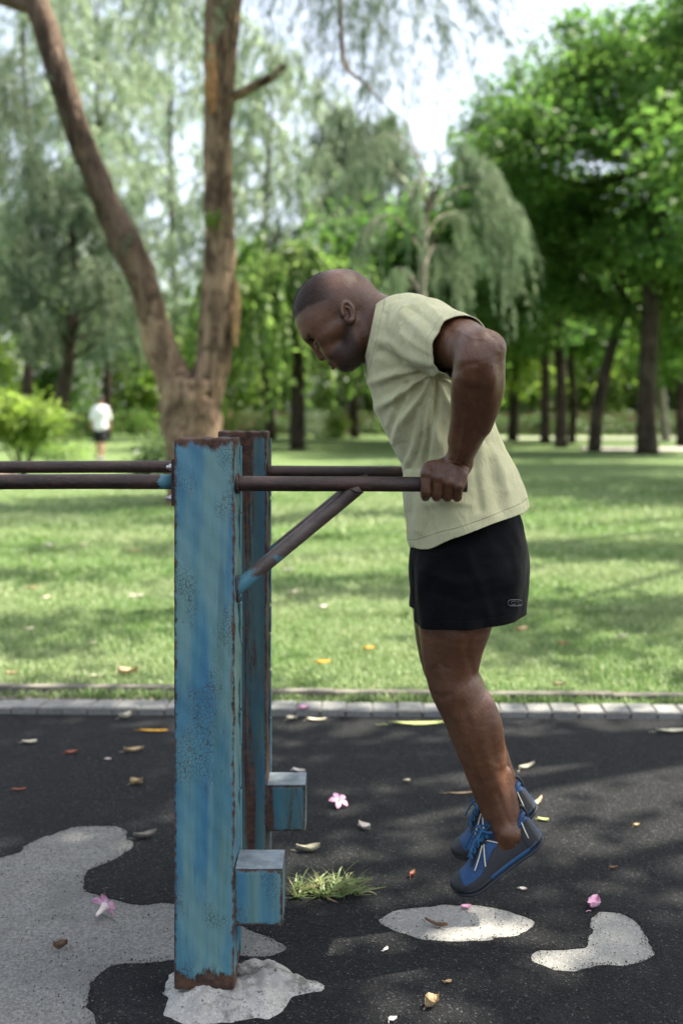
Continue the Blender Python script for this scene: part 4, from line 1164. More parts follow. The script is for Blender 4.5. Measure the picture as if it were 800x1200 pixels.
def flower_obj(px, py, R, label, up=.5, rot=0.0, col='pink', petals=5, flat=False):
    c = G(px, py, 0)+np.array([0,0,.004]); root = empty('fallen_flower', tuple(c), label, 'flower')
    ax = np.array([math.cos(rot)*math.cos(up), math.sin(rot)*math.cos(up), math.sin(up)]); e1 = unit_(np.cross(ax, [0,0,1.])+1e-6); e2 = np.cross(e1, ax)
    g = Geo(); base = np.zeros(3); tl = R*(1.0 if not flat else .35)
    pts = [base+ax*tl*t for t in (0, .3, .6, .85, 1.0)]; rad = np.array([.10,.14,.20,.27,.36])*R
    allv = [p+e1*R*.0 for p in pts]
    low = min(min((p-(abs(e2[2])+abs(e1[2]))*rr)[2] for p, rr in zip(pts, rad)), 0)
    sh = c+np.array([0,0,R*.30])
    g.tube([p+sh for p in pts], list(rad), 12, cap=False)
    link('flower_tube', g.mesh('flower_tube'), LC['white'], root, True)
    for k in range(petals):
        a0 = 2*PI*k/petals+.3; g = Geo(); vs = []; n = 7; m = 5
        for th in (0, -.0008):
            for i in range(n+1):
                s = i/n; w = R*.42*(math.sin(PI*(.14+.82*s))**.7)
                rr = R*(.33+.75*s); out = tl+R*(.18*math.sin(s*2)-.30*s*s)
                for j in range(m):
                    v = j/(m-1)*2-1; aa = a0+v*w/rr*.75
                    p = ax*(out+.05*R*math.sin(v*4+k+s*5)*s+th*1.0)+(e1*math.cos(aa)+e2*math.sin(aa))*rr
                    q = sh+p; q[2] = max(q[2], .0015+.002*(v*v)+.0008*k+(.0009 if th == 0 else 0)); vs.append(q)
        N1 = (n+1)*m; fs = []
        for i in range(n):
            for j in range(m-1):
                q = (i*m+j, i*m+j+1, (i+1)*m+j+1, (i+1)*m+j); fs += [q, tuple(N1+x for x in q[::-1])]
        g.add(vs, fs); link('petal', g.mesh('petal'), LC[col], root, True)
    return root
def unit_(a): return a/np.linalg.norm(a)

flower_obj(113, 1080, .036, 'pink trumpet flower lying on its side on the big worn concrete patch', .25, 1.1)
flower_obj(396, 945, .031, 'pink flower lying open on the rubber right of the stub blocks', 1.1, -1.0, flat=True)
fl_ = [
 (180,857,.115,.028,'yellow','yellow orange leaf on the rubber touching the left of the post',-.05,.15,.0),
 (35,871,.058,.030,'pale','round pale leaf near the left edge on the dark rubber',.1,.3,0),
 (147,842,.055,.030,'pale','crinkled pale leaf against the kerb left of the posts',.5,.7,0),
 (157,881,.075,.022,'tan','curled pinkish tan leaf below the yellow leaf',.2,.6,0),
 (84,883,.05,.02,'red','small reddish leaf between the pale round leaf and the post',.4,.5,0),
 (160,919,.042,.026,'tan','curled tan leaf alone on the dark rubber left of the post',.2,.8,0),
 (127,890,.02,.012,'white','tiny whitish fleck of leaf left of the curled tan leaf',0,.3,0),
 (23,926,.045,.010,'red','thin reddish brown leaf at the left edge',.1,.4,0),
 (170,982,.070,.024,'grey','grey curled leaf at the tip of the big concrete patch',.35,.6,0),
 (71,1112,.034,.018,'brown','small dark brown dry leaf on the big concrete patch',.2,.9,0),
 (356,831,.05,.03,'pink','pink petal resting on the kerb right of the posts',0,.4,.03),
 (342,843,.045,.026,'pale','small pale leaf by the kerb nearest to the posts',.2,.5,0),
 (371,845,.080,.024,'pale','long pale leaf by the kerb right of the small one',-.05,.4,0),
 (350,905,.050,.022,'white','whitish leaf just above the farther stub block',-.4,.4,0),
 (361,998,.070,.026,'pale','pale ragged leaf above the grass tuft',.1,.6,0),
 (427,972,.055,.026,'white','cream leaf standing right of the pink open flower',-.9,.6,0),
 (492,849,.26,.032,'green','long pale green leaf by the kerb beside the man\'s shin',.03,.2,0),
 (617,900,.085,.024,'pale','pale yellow leaf right of the man\'s ankle',.7,.5,0),
 (628,944,.080,.020,'tan','curled tan leaf sticking up behind the heel of the shoes',.9,.7,0),
 (636,962,.035,.016,'green','small greenish leaf right of the shoe heel',-.3,.4,0),
 (477,916,.020,.016,'pale','tiny round yellowish leaf on the rubber left of the shin',0,.4,0),
 (540,930,.10,.010,'tan','thin straw coloured leaf lying left of the ankle',.1,.2,0),
 (788,858,.14,.030,'pale','large pale leaf at the right edge beside the kerb',.05,.3,0),
 (745,968,.022,.012,'tan','tiny tan leaf in the shade at the right',.2,.5,0),
 (718,1018,.026,.012,'brown','small dark leaf above the angled concrete patch',.2,.5,0),
 (546,1064,.026,.018,'pink','small pink petal on the oval concrete patch',.1,.3,0),
 (511,1085,.062,.012,'brown','brown twig like leaf on the oval concrete patch',-.5,.6,0),
 (696,1063,.055,.034,'pink','large faded pink petal at the corner of the angled concrete patch',1.0,.5,0),
 (612,1043,.022,.012,'white','tiny white fleck of petal right of the near shoe toe',-.3,.4,0),
 (506,1180,.034,.026,'tan','pale star shaped dry leaf near the bottom edge',.4,.9,0),
 (460,1196,.02,.014,'white','tiny whitish leaf touching the bottom edge',.4,.4,0),
 (483,1028,.024,.018,'red','small reddish leaf right of the grass tuft',.9,.8,0),
 (452,1114,.018,.01,'white','tiny pale fleck below the oval concrete patch',.9,.4,0),
 (525,1152,.016,.01,'tan','tiny tan fleck far below the oval concrete patch',.3,.4,0),
 (378,777,.13,.045,'yellow','orange leaf in the grass right of the posts',-.05,.3,.05),
 (433,760,.10,.035,'yellow','faded orange leaf in the grass left of the knee',.1,.3,.05),
 (150,790,.14,.06,'tan','pinkish dry leaf in the grass just above the edging left of the post',.3,.8,.055),
 (113,793,.10,.03,'pale','flat pale leaf in the grass left of the pinkish dry leaf',.0,.4,.05),
 (14,791,.07,.035,'tan','pink tan leaf in the grass at the left edge above the edging',.2,.6,.05),
 (108,755,.06,.03,'pale','small pale leaf higher in the grass left of the post',.2,.4,.05),
 (610,740,.12,.05,'tan','tan leaf in the grass right of the shorts hem',.2,.6,.05),
 (730,747,.08,.04,'pale','pale leaf in the shaded grass at the far right',.1,.5,.05),
 (655,803,.09,.035,'tan','pink tan leaf in the grass by the edging right of the knee',.1,.5,.05),
 (660,755,.08,.03,'red','dull red leaf in the shaded grass right of the knee',.1,.5,.05),
 (338,670,.11,.06,'white','white petal in the grass just right of the farther post',.1,.5,.05),
 (343,697,.10,.06,'pale','pale crumpled leaf in the grass under the brace',.3,.6,.05),
 (378,713,.10,.05,'white','whitish petal in the grass between post and shorts',-.2,.5,.05),
 (58,640,.12,.07,'white','whitish petal far out in the grass below the left bars',.1,.4,.05),
 (100,639,.12,.07,'pale','pale petal beside the whitish one below the left bars',.1,.4,.05),
 (160,646,.16,.06,'tan','pale orange leaf out in the grass left of the post',.1,.4,.05),
 (160,700,.12,.06,'white','white petal in the grass close to the left side of the post',.1,.4,.05),
 (37,690,.12,.05,'tan','brownish pink petal in the grass far left',.1,.4,.05),
 (52,702,.12,.05,'pale','pale petal in the grass just below the brownish pink one',.3,.4,.05),
 (35,738,.09,.04,'pale','pale petal low in the grass at the far left',.3,.4,.05),
]
for i, (px, py, L, W, col, lab, rot, curl, z) in enumerate(fl_): 
    k_ = .68 if z > .045 else 1.0; leaf_obj(px, py, L*k_, W*k_, col, lab, rot, curl, z, seed=i, name='fallen_petal' if 'petal' in lab else 'fallen_leaf', cat='fallen petal' if 'petal' in lab else 'fallen leaf')

# grass tuft growing through the rubber
r = np.random.default_rng(77); g = Geo(); c0 = G(380, 1048)
for c_ in range(17):
    cx, cy = r.uniform(342, 420), r.uniform(1036, 1054); hue = r.uniform(-.5,.5)
    for i in range(r.integers(10, 22)):
        b = G(cx+r.normal()*3.5, cy+r.normal()*1.6); L = r.uniform(.03, .085)*(1.25 if c_ % 3 == 0 else .9); az = r.uniform(0, 2*PI); el = r.uniform(.1, 1.35)
        if r.random() < .25: az = r.uniform(-.8, .4); L *= 1.2
        dvec = np.array([math.cos(az), math.sin(az)*.8, 0]); w = r.uniform(.0018, .0036); side = np.array([-math.sin(az), math.cos(az), 0])*w; dr_ = r.uniform(.4, 1.5); kink = r.uniform(-.012,.012)
        pts = []
        for t in np.linspace(0, 1, 6):
            p = b+dvec*L*t*math.cos(el*.8)+np.array([-dvec[1], dvec[0], 0])*kink*t*t+np.array([0,0,1.0])*L*(math.sin(el)*(t-.55*dr_*t*t)+.06*t); p[2] = max(p[2], .0025+.0015*(i % 5)); pts.append(p)
        vs = []
        for k_, p in enumerate(pts):
            f_ = (1-(k_/5)**1.8)*.96+.04; vs += [p-side*f_, p+side*f_+np.array([0,0,w*.5])]
        g.add(vs, [(2*k_, 2*k_+1, 2*k_+3, 2*k_+2) for k_ in range(5)])
tuft = tag(link('grass_tuft', g.mesh('grass_tuft'), leaf_mat('tuft_blade', [(0,(.06,.15,.035)),(.5,(.13,.27,.07)),(.8,(.22,.34,.13)),(.92,(.30,.27,.15)),(1,(.22,.15,.08))], .3, .45, .4, 1.3), None, True), 'scruffy tuft of green grass growing out of the rubber by the posts', 'grass tuft')
# ================================================================ TREES AND BACKGROUND
def m_bark(name, a, b, sc=9, moss=0.0):
    t = NT(name); v = t.world((1,1,.16)); w = t.world()
    n1 = t.noise(v, sc, 7, .68, .5); n2 = t.noise(w, 2.2, 4); n3 = t.voro(t.world((1,1,.2)), sc*2.2, 'DISTANCE_TO_EDGE')
    c = t.mix(t.mr(n1, .32, .68), a, b); c = t.mix(t.mr(n3, .12, .02, 0, .7), c, tuple(x*.35 for x in a)); c = t.mix(t.mr(n2, .5, .7, 0, .6), c, tuple(x*1.35 for x in b))
    c = t.mix(t.mr(t.noise(t.world((1,1,.10)), sc*.55, 4, .6, .8), .54, .66, 0, .75), c, tuple(x*.45 for x in a))
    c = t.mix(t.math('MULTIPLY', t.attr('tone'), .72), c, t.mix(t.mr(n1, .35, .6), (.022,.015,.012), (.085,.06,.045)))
    if moss: c = t.mix(t.mr(t.noise(w, 3.1, 4), .55, .7, 0, moss), c, (.07,.10,.04))
    t.bsdf(c, .9, .2, 0, t.bump(t.math('ADD', n1, t.math('MULTIPLY', n3, .8)), 1.0, .05)); return t.m
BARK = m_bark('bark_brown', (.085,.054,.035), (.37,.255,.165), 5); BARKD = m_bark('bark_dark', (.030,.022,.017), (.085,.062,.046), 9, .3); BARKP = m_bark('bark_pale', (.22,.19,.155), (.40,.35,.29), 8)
L_CAS = leaf_mat('needle_grey_green', [(0,(.040,.080,.042)),(.5,(.070,.120,.065)),(.85,(.11,.16,.092)),(1,(.17,.19,.12))], .45, .5, .3, 1.5)
L_CASP = leaf_mat('needle_pale_green', [(0,(.095,.150,.090)),(.5,(.150,.205,.130)),(.85,(.205,.255,.165)),(1,(.26,.29,.20))], .62, .5, .3, 2.2)
L_SPRAY = leaf_mat('spray_green', [(0,(.060,.110,.055)),(.5,(.100,.160,.085)),(.85,(.145,.20,.115)),(1,(.20,.23,.15))], .5, .5, .3, 1.8)
L_BROAD = leaf_mat('broad_leaf_green', [(0,(.024,.062,.014)),(.5,(.046,.112,.024)),(.85,(.078,.160,.030)),(1,(.115,.185,.042))], .45, .5, .18, 2.2)
L_BRIGHT = leaf_mat('bright_leaf', [(0,(.060,.12,.018)),(.5,(.105,.185,.028)),(.85,(.155,.235,.042)),(1,(.21,.26,.065))], .55, .42, .4, 2.0)
L_WEEP = leaf_mat('weeping_leaf', [(0,(.05,.115,.022)),(.5,(.095,.18,.036)),(.85,(.14,.225,.052)),(1,(.19,.25,.08))], .55, .42, .4, 2.0)
L_HEDGE = leaf_mat('hedge_leaf', [(0,(.022,.05,.014)),(.6,(.05,.10,.024)),(1,(.09,.14,.04))], .3, .45, .35, 1.4)

def unit(a): return a/(np.linalg.norm(a, axis=-1, keepdims=True)+1e-9)
def leafquads(B, D, U, Ln, W, fold=.12):
    """leaf blades: base B, direction D, normal hint U"""
    S = unit(np.cross(D, U)); N = np.cross(S, D); Ln = Ln[:,None]; W = W[:,None]
    m = B+D*Ln*.45
    V = np.stack([B, m+S*W*.5+N*W*fold, B+D*Ln-N*Ln*.12, m-S*W*.5+N*W*fold], 1).reshape(-1, 3)
    F = np.arange(len(B))[:,None]*4+np.array([[0,1,2,3]])
    return V, F
def broad_crown(r, blobs, n, L, cl=46, spread=.42, hang=.35, shell=.62):
    """blobs (x,y,z,rx,ry,rz): leaf clumps mostly near the blob surfaces"""
    vol = np.array([b[3]*b[4]*b[5] for b in blobs])**.67; idx = r.choice(len(blobs), max(1, n//cl), p=vol/vol.sum())
    b = np.array(blobs)[idx]; d = unit(r.normal(size=(len(idx), 3)))
    rad = shell+(1-shell)*r.random(len(idx)); rad *= np.where(r.random(len(idx)) < .22, r.random(len(idx)), 1)
    c = b[:,:3]+d*b[:,3:]*rad[:,None]
    cs = spread*r.uniform(.55, 1.35, len(c))
    C = np.repeat(c, cl, 0); D0 = np.repeat(d, cl, 0); s = np.repeat(cs, cl)
    off = r.normal(size=C.shape)*s[:,None]*np.array([1,1,.55])
    Bp = C+off
    D = unit(unit(off)*.8+D0*.4+np.array([0,0,-hang])+r.normal(size=C.shape)*.5)
    U = unit(np.array([0,0,1.0])+r.normal(size=C.shape)*.55+D0*.4)
    m = len(Bp); ln = L*r.uniform(.6, 1.25, m)
    return leafquads(Bp, D, U, ln, ln*r.uniform(.42, .62, m))
def strands(r, P0, out, length, drop, nodes, per, L, W, spread=.45):
    """drooping needle sprays: from P0 going out then hanging"""
    n = len(P0); V = []; t = np.linspace(.08, 1, nodes)
    pts = P0[:,None,:]+out[:,None,:]*(length[:,None]*(t-.28*t*t)[None])[:,:,None]
    pts[:,:,2] -= (drop*length)[:,None]*(t**2)[None]
    tang = unit(np.gradient(pts, axis=1))
    Bp = np.repeat(pts.reshape(-1,3), per, 0); T = np.repeat(tang.reshape(-1,3), per, 0)
    D = unit(T*.75+np.array([0,0,-.55])+r.normal(size=Bp.shape)*spread)
    U = unit(r.normal(size=Bp.shape)); m = len(Bp); ln = L*r.uniform(.55, 1.3, m)
    return leafquads(Bp+r.normal(size=Bp.shape)*.015, D, U, ln, np.full(m, W)*r.uniform(.7, 1.3, m), 0)
def join(parts):
    V = []; F = []; b = 0
    for v, f in parts: V.append(v); F.append(f+b); b += len(v)
    return np.concatenate(V), np.concatenate(F)
def tree(name, base, label, group, trunks, crown, bark, leaf, extra=()):
    root = empty(name, tuple(base), label, 'tree', group)
    g = Geo()
    for pts, rad, sides in trunks:
        q = crs(np.column_stack([pts, rad]), 5)
        g.tube(q[:,:3], q[:,3], sides, wob=.05)
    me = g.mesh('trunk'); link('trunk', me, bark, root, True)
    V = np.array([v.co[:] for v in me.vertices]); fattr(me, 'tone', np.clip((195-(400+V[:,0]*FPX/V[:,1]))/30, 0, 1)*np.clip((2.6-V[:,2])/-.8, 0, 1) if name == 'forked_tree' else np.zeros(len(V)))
    if crown is not None: link('crown', np_mesh('crown', *crown), leaf, root)
    return root
def limbs(r, top, blobs, r0, nper=1):
    """limbs from the trunk's top into the crown's blobs"""
    out = []
    for b in blobs:
        e = np.array(b[:3])+r.normal(size=3)*np.array(b[3:])*.2; s = np.array(top)
        m = (s+e)/2+np.array([0,0,-.12*np.linalg.norm(e-s)])+r.normal(size=3)*.25
        out.append((np.array([s, m, e]), [r0, r0*.6, r0*.22], 8))
    return out

# ---------------------------------------------------------------- the forked tree behind the posts
d = 14.0
def T(px, py, dd=d): return P(px, py, dd)
base = T(230, 593)
k = d/FPX
tr = [(np.array([T(232,600), T(230,560), T(226,505), T(223,470), T(224,445)]), [58*k*.62, 46*k*.75, 35*k, 35*k, 34*k], 20),
      (np.array([T(218,480), T(206,448), T(190,415), T(172,345), T(150,290), T(122,232), T(92,155), T(60,55), T(42,-5), T(20,-90,14.5), T(-20,-220,15)]), np.array([24,21.5,19,17,19,15.5,15,15,14.5,13,10])*k, 16),
      (np.array([T(232,478), T(243,448), T(252,405), T(256,330), T(257,250), T(255,150), T(259,60), T(262,0), T(270,-90,14.2), T(300,-230,14)]), np.array([25,22,20.5,19,17.5,16.5,20,21,17,12])*k, 16),
      (np.array([T(262,118), T(285,108), T(306,97), T(322,88), T(333,77)]), np.array([7,6,5.5,5,4.5])*k, 8),
      (np.array([T(40,10), T(20,4), T(0,-2), T(-50,-20)]), np.array([9,8,8,6])*k, 8),
      (np.array([T(290,-180,14), T(345,-140,13.5), T(392,-30,13), T(400,40,13), T(405,78,13), T(430,100,13), T(448,122,13)]), np.array([7,5,3.2,2.8,2.4,1.7,.8])*k, 7),
      (np.array([T(280,-190,14), T(380,-250,13), T(500,-230,12.5), T(590,-150,12.5)]), np.array([8,6,4,2])*k, 7)]
r = np.random.default_rng(21)
parts = []
def hang_region(n, x0, x1, y0, y1, dn, df, L, drop, seed, ln=(.6,1.3), nodes=9, per=5, W=.012, outv=(0,0,0)):
    r = np.random.default_rng(seed)
    px = r.uniform(x0, x1, n); py = r.uniform(y0, y1, n); dd = r.uniform(dn, df, n)
    P0 = np.stack([(px-400)*dd/FPX, dd, CAMH-(py-HOR)*dd/FPX], 1)
    o = r.normal(size=(n,3))*np.array([1,1,.3])+np.array(outv); o = unit(o)
    return strands(r, P0, o, r.uniform(*ln, n), np.full(n, drop), nodes, per, L, W)
parts.append(hang_region(40, 165, 240, -120, -10, 12.5, 15, .26, 1.1, 1, (.7,1.3)))
parts.append(hang_region(34, 262, 330, -130, -25, 12.5, 15, .24, 1.1, 2, (.7,1.3)))
parts.append(hang_region(120, 345, 470, -190, 20, 12, 15, .26, 1.2, 3, (.7,1.5)))
parts.append(hang_region(70, 395, 520, -160, 70, 12, 15, .24, 1.2, 4, (.7,1.5)))
parts.append(hang_region(22, 500, 560, -60, 40, 12, 14, .22, .75, 5, (.7,1.2), outv=(1.2,0,.1)))
parts.append(hang_region(26, 380, 470, 60, 190, 13, 15, .22, 1.2, 33, (.6,1.1)))
parts.append(hang_region(46, -30, 40, 55, 120, 13, 14, .24, .9, 6, (.5,.8)))
parts.append(hang_region(30, 0, 30, 120, 230, 13, 14, .24, 1.1, 8, (.5,.8)))
parts.append(hang_region(9, 128, 165, 272, 285, 13.7, 14.2, .14, .8, 7, (.15,.3)))
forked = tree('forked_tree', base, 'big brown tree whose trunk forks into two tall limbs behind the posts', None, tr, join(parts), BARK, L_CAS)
# snapped pale heartwood scar, and a tuft of bright leaves on the upright limb
g = Geo()
q = crs(np.column_stack([np.array([T(249,52,13.78), T(247,80,13.775), T(247,110,13.775), T(250,134,13.8)]), np.array([4,9,9,3])*k*.9]), 5)
g.tube(q[:,:3], q[:,3]*.85, 10); link('scar', g.mesh('scar'), plain('bare_wood', (.36,.19,.085), .85, .2, .3, 14, .4), forked, True)
g = Geo()
q = crs(np.column_stack([np.array([T(276,330,13.9), T(277,360,13.85), T(275,395,13.85), T(277,408,13.85)]), np.array([3,5,4,1])*k]), 5)
g.tube(q[:,:3], q[:,3], 8); link('peeling_bark', g.mesh('peeling_bark'), plain('orange_bark', (.33,.20,.10), .9, .2, .3, 14, .4), forked, True)
r = np.random.default_rng(5); c = T(249,256,13.68); n = 46
Bp = c+r.normal(size=(n,3))*np.array([.055,.04,.06]); V, F = leafquads(Bp, unit(r.normal(size=(n,3))+np.array([0,-.3,-.2])), unit(r.normal(size=(n,3))+np.array([0,-.5,1])), r.uniform(.07,.15,n), r.uniform(.04,.07,n))
link('leaf_tuft', np_mesh('leaf_tuft', V, F), L_BRIGHT, forked)

# ---------------------------------------------------------------- casuarinas (feathery, grey green)
def casuarina(px, dd, py_top, wid, label, seed, leaf=None, n=900, trunk_r=.22, low=.16, lean=0, group='feathery trees with drooping needles'):
    r = np.random.default_rng(seed)
    b = np.array([(px-400)*dd/FPX, dd, .0]); hgt = CAMH+(HOR-py_top)*dd/FPX; rw = wid*dd/FPX*.5
    tp = np.array([b+np.array([lean*t*hgt+.25*math.sin(t*5+seed), .2*math.cos(t*4+seed), hgt*t]) for t in np.linspace(0, 1, 7)])
    trunks = [(tp, trunk_r*np.array([1.25,1,.86,.7,.5,.3,.08]), 10)]
    nb = 34; P0 = []; O = []
    for i in range(nb):
        t = low+(1-low)*(i+.5)/nb; az = i*2.4+r.uniform(-.4,.4)
        ln = rw*(1.08-.75*((t-low)/(1-low))**1.6)*r.uniform(.7,1.15)
        c = np.array([np.interp(t, np.linspace(0,1,7), tp[:,j]) for j in range(3)]); o = np.array([math.cos(az), math.sin(az), .42])
        pts = np.array([c, c+o*ln*.5+np.array([0,0,.06*ln]), c+o*ln*np.array([1,1,.75])])
        trunks.append((pts, trunk_r*np.array([.28,.16,.05])*(1.1-.6*t), 6))
        m = max(4, int(n/nb)); s = r.uniform(.18, 1.05, m)**.8
        q = np.array([pts[0]*(1-a)**2+2*pts[1]*a*(1-a)+pts[2]*a*a for a in s])
        P0.append(q+r.normal(size=q.shape)*rw*.07); O.append(unit(np.tile(o, (m,1))*.6+r.normal(size=(m,3))*np.array([.7,.7,.25])))
    P0 = np.concatenate(P0); O = np.concatenate(O); m = len(P0); sc = dd/40
    cr = strands(r, P0, O, r.uniform(.8,1.9,m)*max(.75, sc*.9), np.full(m, .75), 7, 5, .42*max(.8,sc), .040*max(.7,sc), .4)
    return tree('casuarina', tuple(b), label, group, trunks, cr, BARKD, leaf or L_CASP)
casuarina(30, 44, -90, 300, 'pale feathery tree rising at the left edge behind the bright bush', 31, n=950)
casuarina(120, 50, -70, 280, 'tall feathery tree whose crown fills the gap left of the leaning limb', 32, n=850)
casuarina(205, 56, -60, 300, 'pale feathery tree seen between the two limbs of the forked tree', 33, n=850)
casuarina(315, 48, 60, 230, 'feathery tree just right of the upright limb above the weeping tree', 34, n=760)
casuarina(418, 52, 140, 200, 'greyish feathery tree standing above the man\'s head', 35, n=1300, leaf=L_CAS)
casuarina(78, 36, 200, 190, 'dark low feathery tree with a thick trunk above the walking person', 36, leaf=L_CAS, n=900, trunk_r=.28, low=.3)

# the drooping feathery tree behind the man's shoulders
r = np.random.default_rng(44); dd = 21.0
tb = P(492, 545, dd); tb[2] = 0
tp = np.array([tb, P(490,470,dd), P(492,400,dd), P(494,350,dd), P(496,300,dd), P(500,250,dd), P(510,200,dd)])
tr = [(tp, np.array([.22,.17,.13,.10,.07,.045,.02]), 10)]; P0 = []; O = []
for (ax, ay, bx, by, cx, cy, w) in ((500,250,530,165,596,232,1.1), (500,240,540,160,572,196,1.0), (496,300,550,200,590,285,1.0), (498,280,530,215,552,290,1.0), (494,330,510,250,530,320,.8), (498,260,450,150,405,200,1.0), (505,220,470,130,430,170,.8), (496,300,450,215,425,280,.9), (505,220,520,150,546,178,.7), (494,350,470,290,460,330,.5), (500,250,560,180,604,262,1.1), (500,240,480,110,455,140,.6), (500,250,490,180,480,235,.7)):
    o = r.uniform(-1.2, 1.2); p0, p1, p2 = P(ax,ay,dd), P(bx,by,dd+o*.6), P(cx,cy,dd+o*1.4)
    q = np.array([p0*(1-a)**2+2*p1*a*(1-a)+p2*a*a for a in np.linspace(0,1,7)]); tr.append((q, np.linspace(.028,.008,7), 6))
    m = int(25*w); s = r.uniform(.12,1.04,m)**.55
    P0.append(np.array([p0*(1-a)**2+2*p1*a*(1-a)+p2*a*a for a in s])+r.normal(size=(m,3))*.06); tn = np.array([unit(2*(1-a)*(p1-p0)+2*a*(p2-p1)) for a in s]); O.append(unit(tn*1.0+r.normal(size=(m,3))*np.array([.38,.38,.2])+np.array([0,0,-.1])))
P0 = np.concatenate(P0); O = np.concatenate(O); m = len(P0)
cr = strands(r, P0, O, r.uniform(.5,1.35,m), r.uniform(.55,1.1,m), 10, 5, .26, .017, .26)
tree('casuarina', tuple(tb), 'grey green tree with long drooping sprays hanging behind the man\'s back', 'feathery trees with drooping needles', tr, cr, BARKP, L_SPRAY)

# ---------------------------------------------------------------- weeping tree left of the man's face
r = np.random.default_rng(51); dd = 36.0; b = P(348, 520, dd); b[2] = 0; k2 = dd/FPX
def W_(x, y, o=0): return P(x, y, dd+o)
P0 = []; O = []; tr = [(np.array([b, W_(349,460), W_(350,400), W_(346,330), W_(345,290)]), np.array([.3,.25,.22,.16,.05]), 10)]
for i in range(46):
    az = i*2.4; rad = r.uniform(.3, 1)**.6*2.75; zt = 7.5-2.3*(rad/2.75)**2+r.uniform(-.5,.3)
    e = np.array([b[0]+math.cos(az)*rad, b[1]+math.sin(az)*rad, zt])
    tr.append((np.array([np.array([b[0], b[1], 4.6+r.uniform(-1,1.2)]), (b+e)/2+np.array([0,0,zt*.55]), e]), [.07,.04,.015], 6))
    for j in range(7):
        P0.append(e+r.normal(size=3)*np.array([.35,.35,.3])); O.append(unit(np.array([math.cos(az),math.sin(az),.1])+r.normal(size=3)*.5))
P0 = np.array(P0); O = np.array(O); n = len(P0)
cr = strands(r, P0, O, r.uniform(1.1,2.7,n), np.full(n, 1.15), 13, 5, .36, .12, .42)
tree('weeping_tree', tuple(b), 'bright green weeping tree hanging to the ground left of the man\'s face', None, tr, cr, BARKD, L_WEEP)

# ---------------------------------------------------------------- broadleaf trees on the right
def bl(px, py, dd, rx, ry=None, rz=None): p = P(px, py, dd); return (p[0], p[1], p[2], rx, ry or rx, rz or rx*.75)
def rightree(trunk, rad, dd, blobs, n, L, label, seed, bark=None, leaf=None, name='broadleaf_tree', sp=.34, group='broadleaf trees along the shady side of the lawn'):
    r = np.random.default_rng(seed)
    tp = np.array([P(x, y, dd) for x, y in trunk]); b = tp[0].copy(); b[2] = min(b[2], 0)
    tp[0] = b
    tr = [(tp, np.array(rad)*dd/FPX, 12)]+limbs(r, tp[-1], blobs, rad[-1]*dd/FPX*.7)
    return tree(name, tuple(b), label, group, tr, broad_crown(r, blobs, n, L, spread=sp), bark or BARKD, leaf or L_BROAD)
dd = 31
rightree([(757,532),(757,480),(760,400),(764,320),(768,250),(772,190)], [14,11,10,10,10,9], dd, [bl(760,90,dd,2.6), bl(700,120,dd,2.2), bl(640,170,dd-1,2.0), bl(800,60,dd,2.4), bl(820,170,dd-1,2.4), bl(720,230,dd+1,2.2,2,1.3), bl(600,190,dd,1.7), bl(680,60,dd+1,1.7), bl(850,300,dd,2), bl(760,290,dd-1,1.8,1.8,1.0)], 30000, .25, 'dark leafy tree with the straight thick trunk near the right edge', 61)
dd = 33
rightree([(695,526),(700,480),(710,430),(722,390),(735,358)], [8.5,7,6.5,6,5], dd, [bl(735,270,dd,2.2,2,1.5), bl(690,250,dd+1,2.0,2,1.5), bl(780,330,dd,1.6,1.6,1.0), bl(680,350,dd,1.3,1.2,.8), bl(745,370,dd-1,1.2,1.2,.8), bl(800,400,dd,1.3,1.2,1.0), bl(650,280,dd,1.9,1.8,1.4), bl(620,230,dd+1,1.7)], 17000, .25, 'dark leafy tree with a slender trunk leaning to the right', 62)
dd = 37
rightree([(656,518),(657,470),(655,400),(650,340)], [8,6.5,6,5], dd, [bl(650,260,dd,2.4,2,1.9), bl(600,290,dd,2.0,2,1.6), bl(590,150,dd,1.7), bl(630,115,dd,2.2), bl(590,230,dd,1.9), bl(620,380,dd,2,1.6,1.2)], 19000, .27, 'leafy tree with a straight trunk just right of the man\'s elbow', 63)
dd = 41
rightree([(638,514),(639,470),(638,420),(634,360)], [6.5,5.5,5,4], dd, [bl(635,330,dd,2.4,2,1.3), bl(600,340,dd,1.8,1.8,1.2), bl(670,320,dd,2.0,2,1.3)], 12000, .27, 'leafy tree with the short trunk closest to the man\'s elbow', 64)
dd = 46
rightree([(779,516),(777,490),(775,455),(772,430)], [6,5,4.6,4], dd, [bl(770,390,dd,2.4,2,1.3), bl(720,380,dd,2.0,2,1.2), bl(820,370,dd,2.4,2,1.6)], 5200, .34, 'leafy tree with a short pale trunk right of the thick trunk', 65, bark=BARKP, leaf=L_BRIGHT)
dd = 42
rightree([(669,514),(672,470),(668,420),(676,370)], [5,4.4,4,3.2], dd, [bl(676,330,dd,1.8,1.6,1.2), bl(700,400,dd,1.2,1.2,.9), bl(650,390,dd,1.1,1.1,.8)], 4200, .27, 'slim crooked tree between the straight trunk and the leaning trunk', 67)
dd = 38
rightree([(799,520),(798,470),(794,410),(800,350)], [8,7,6,5], dd, [bl(800,310,dd,2.0,1.8,1.4), bl(780,430,dd,1.0,1.0,.7), bl(830,410,dd,1.6,1.4,1.2)], 6500, .27, 'dark leafy tree whose trunk stands at the right edge of the lawn', 68)
dd = 25
rightree([(900,552),(898,450),(890,330),(880,230)], [14,12,11,10], dd, [bl(880,120,dd,2.2), bl(830,60,dd,1.9), bl(900,0,dd,2.6), bl(790,30,dd,1.4), bl(850,200,dd,1.5,1.5,1), bl(960,120,dd,2.2), bl(800,110,dd-1,1.3,1.3,.9), bl(845,-60,dd,2)], 14000, .22, 'dark leafy tree whose boughs reach in over the upper right corner', 66)
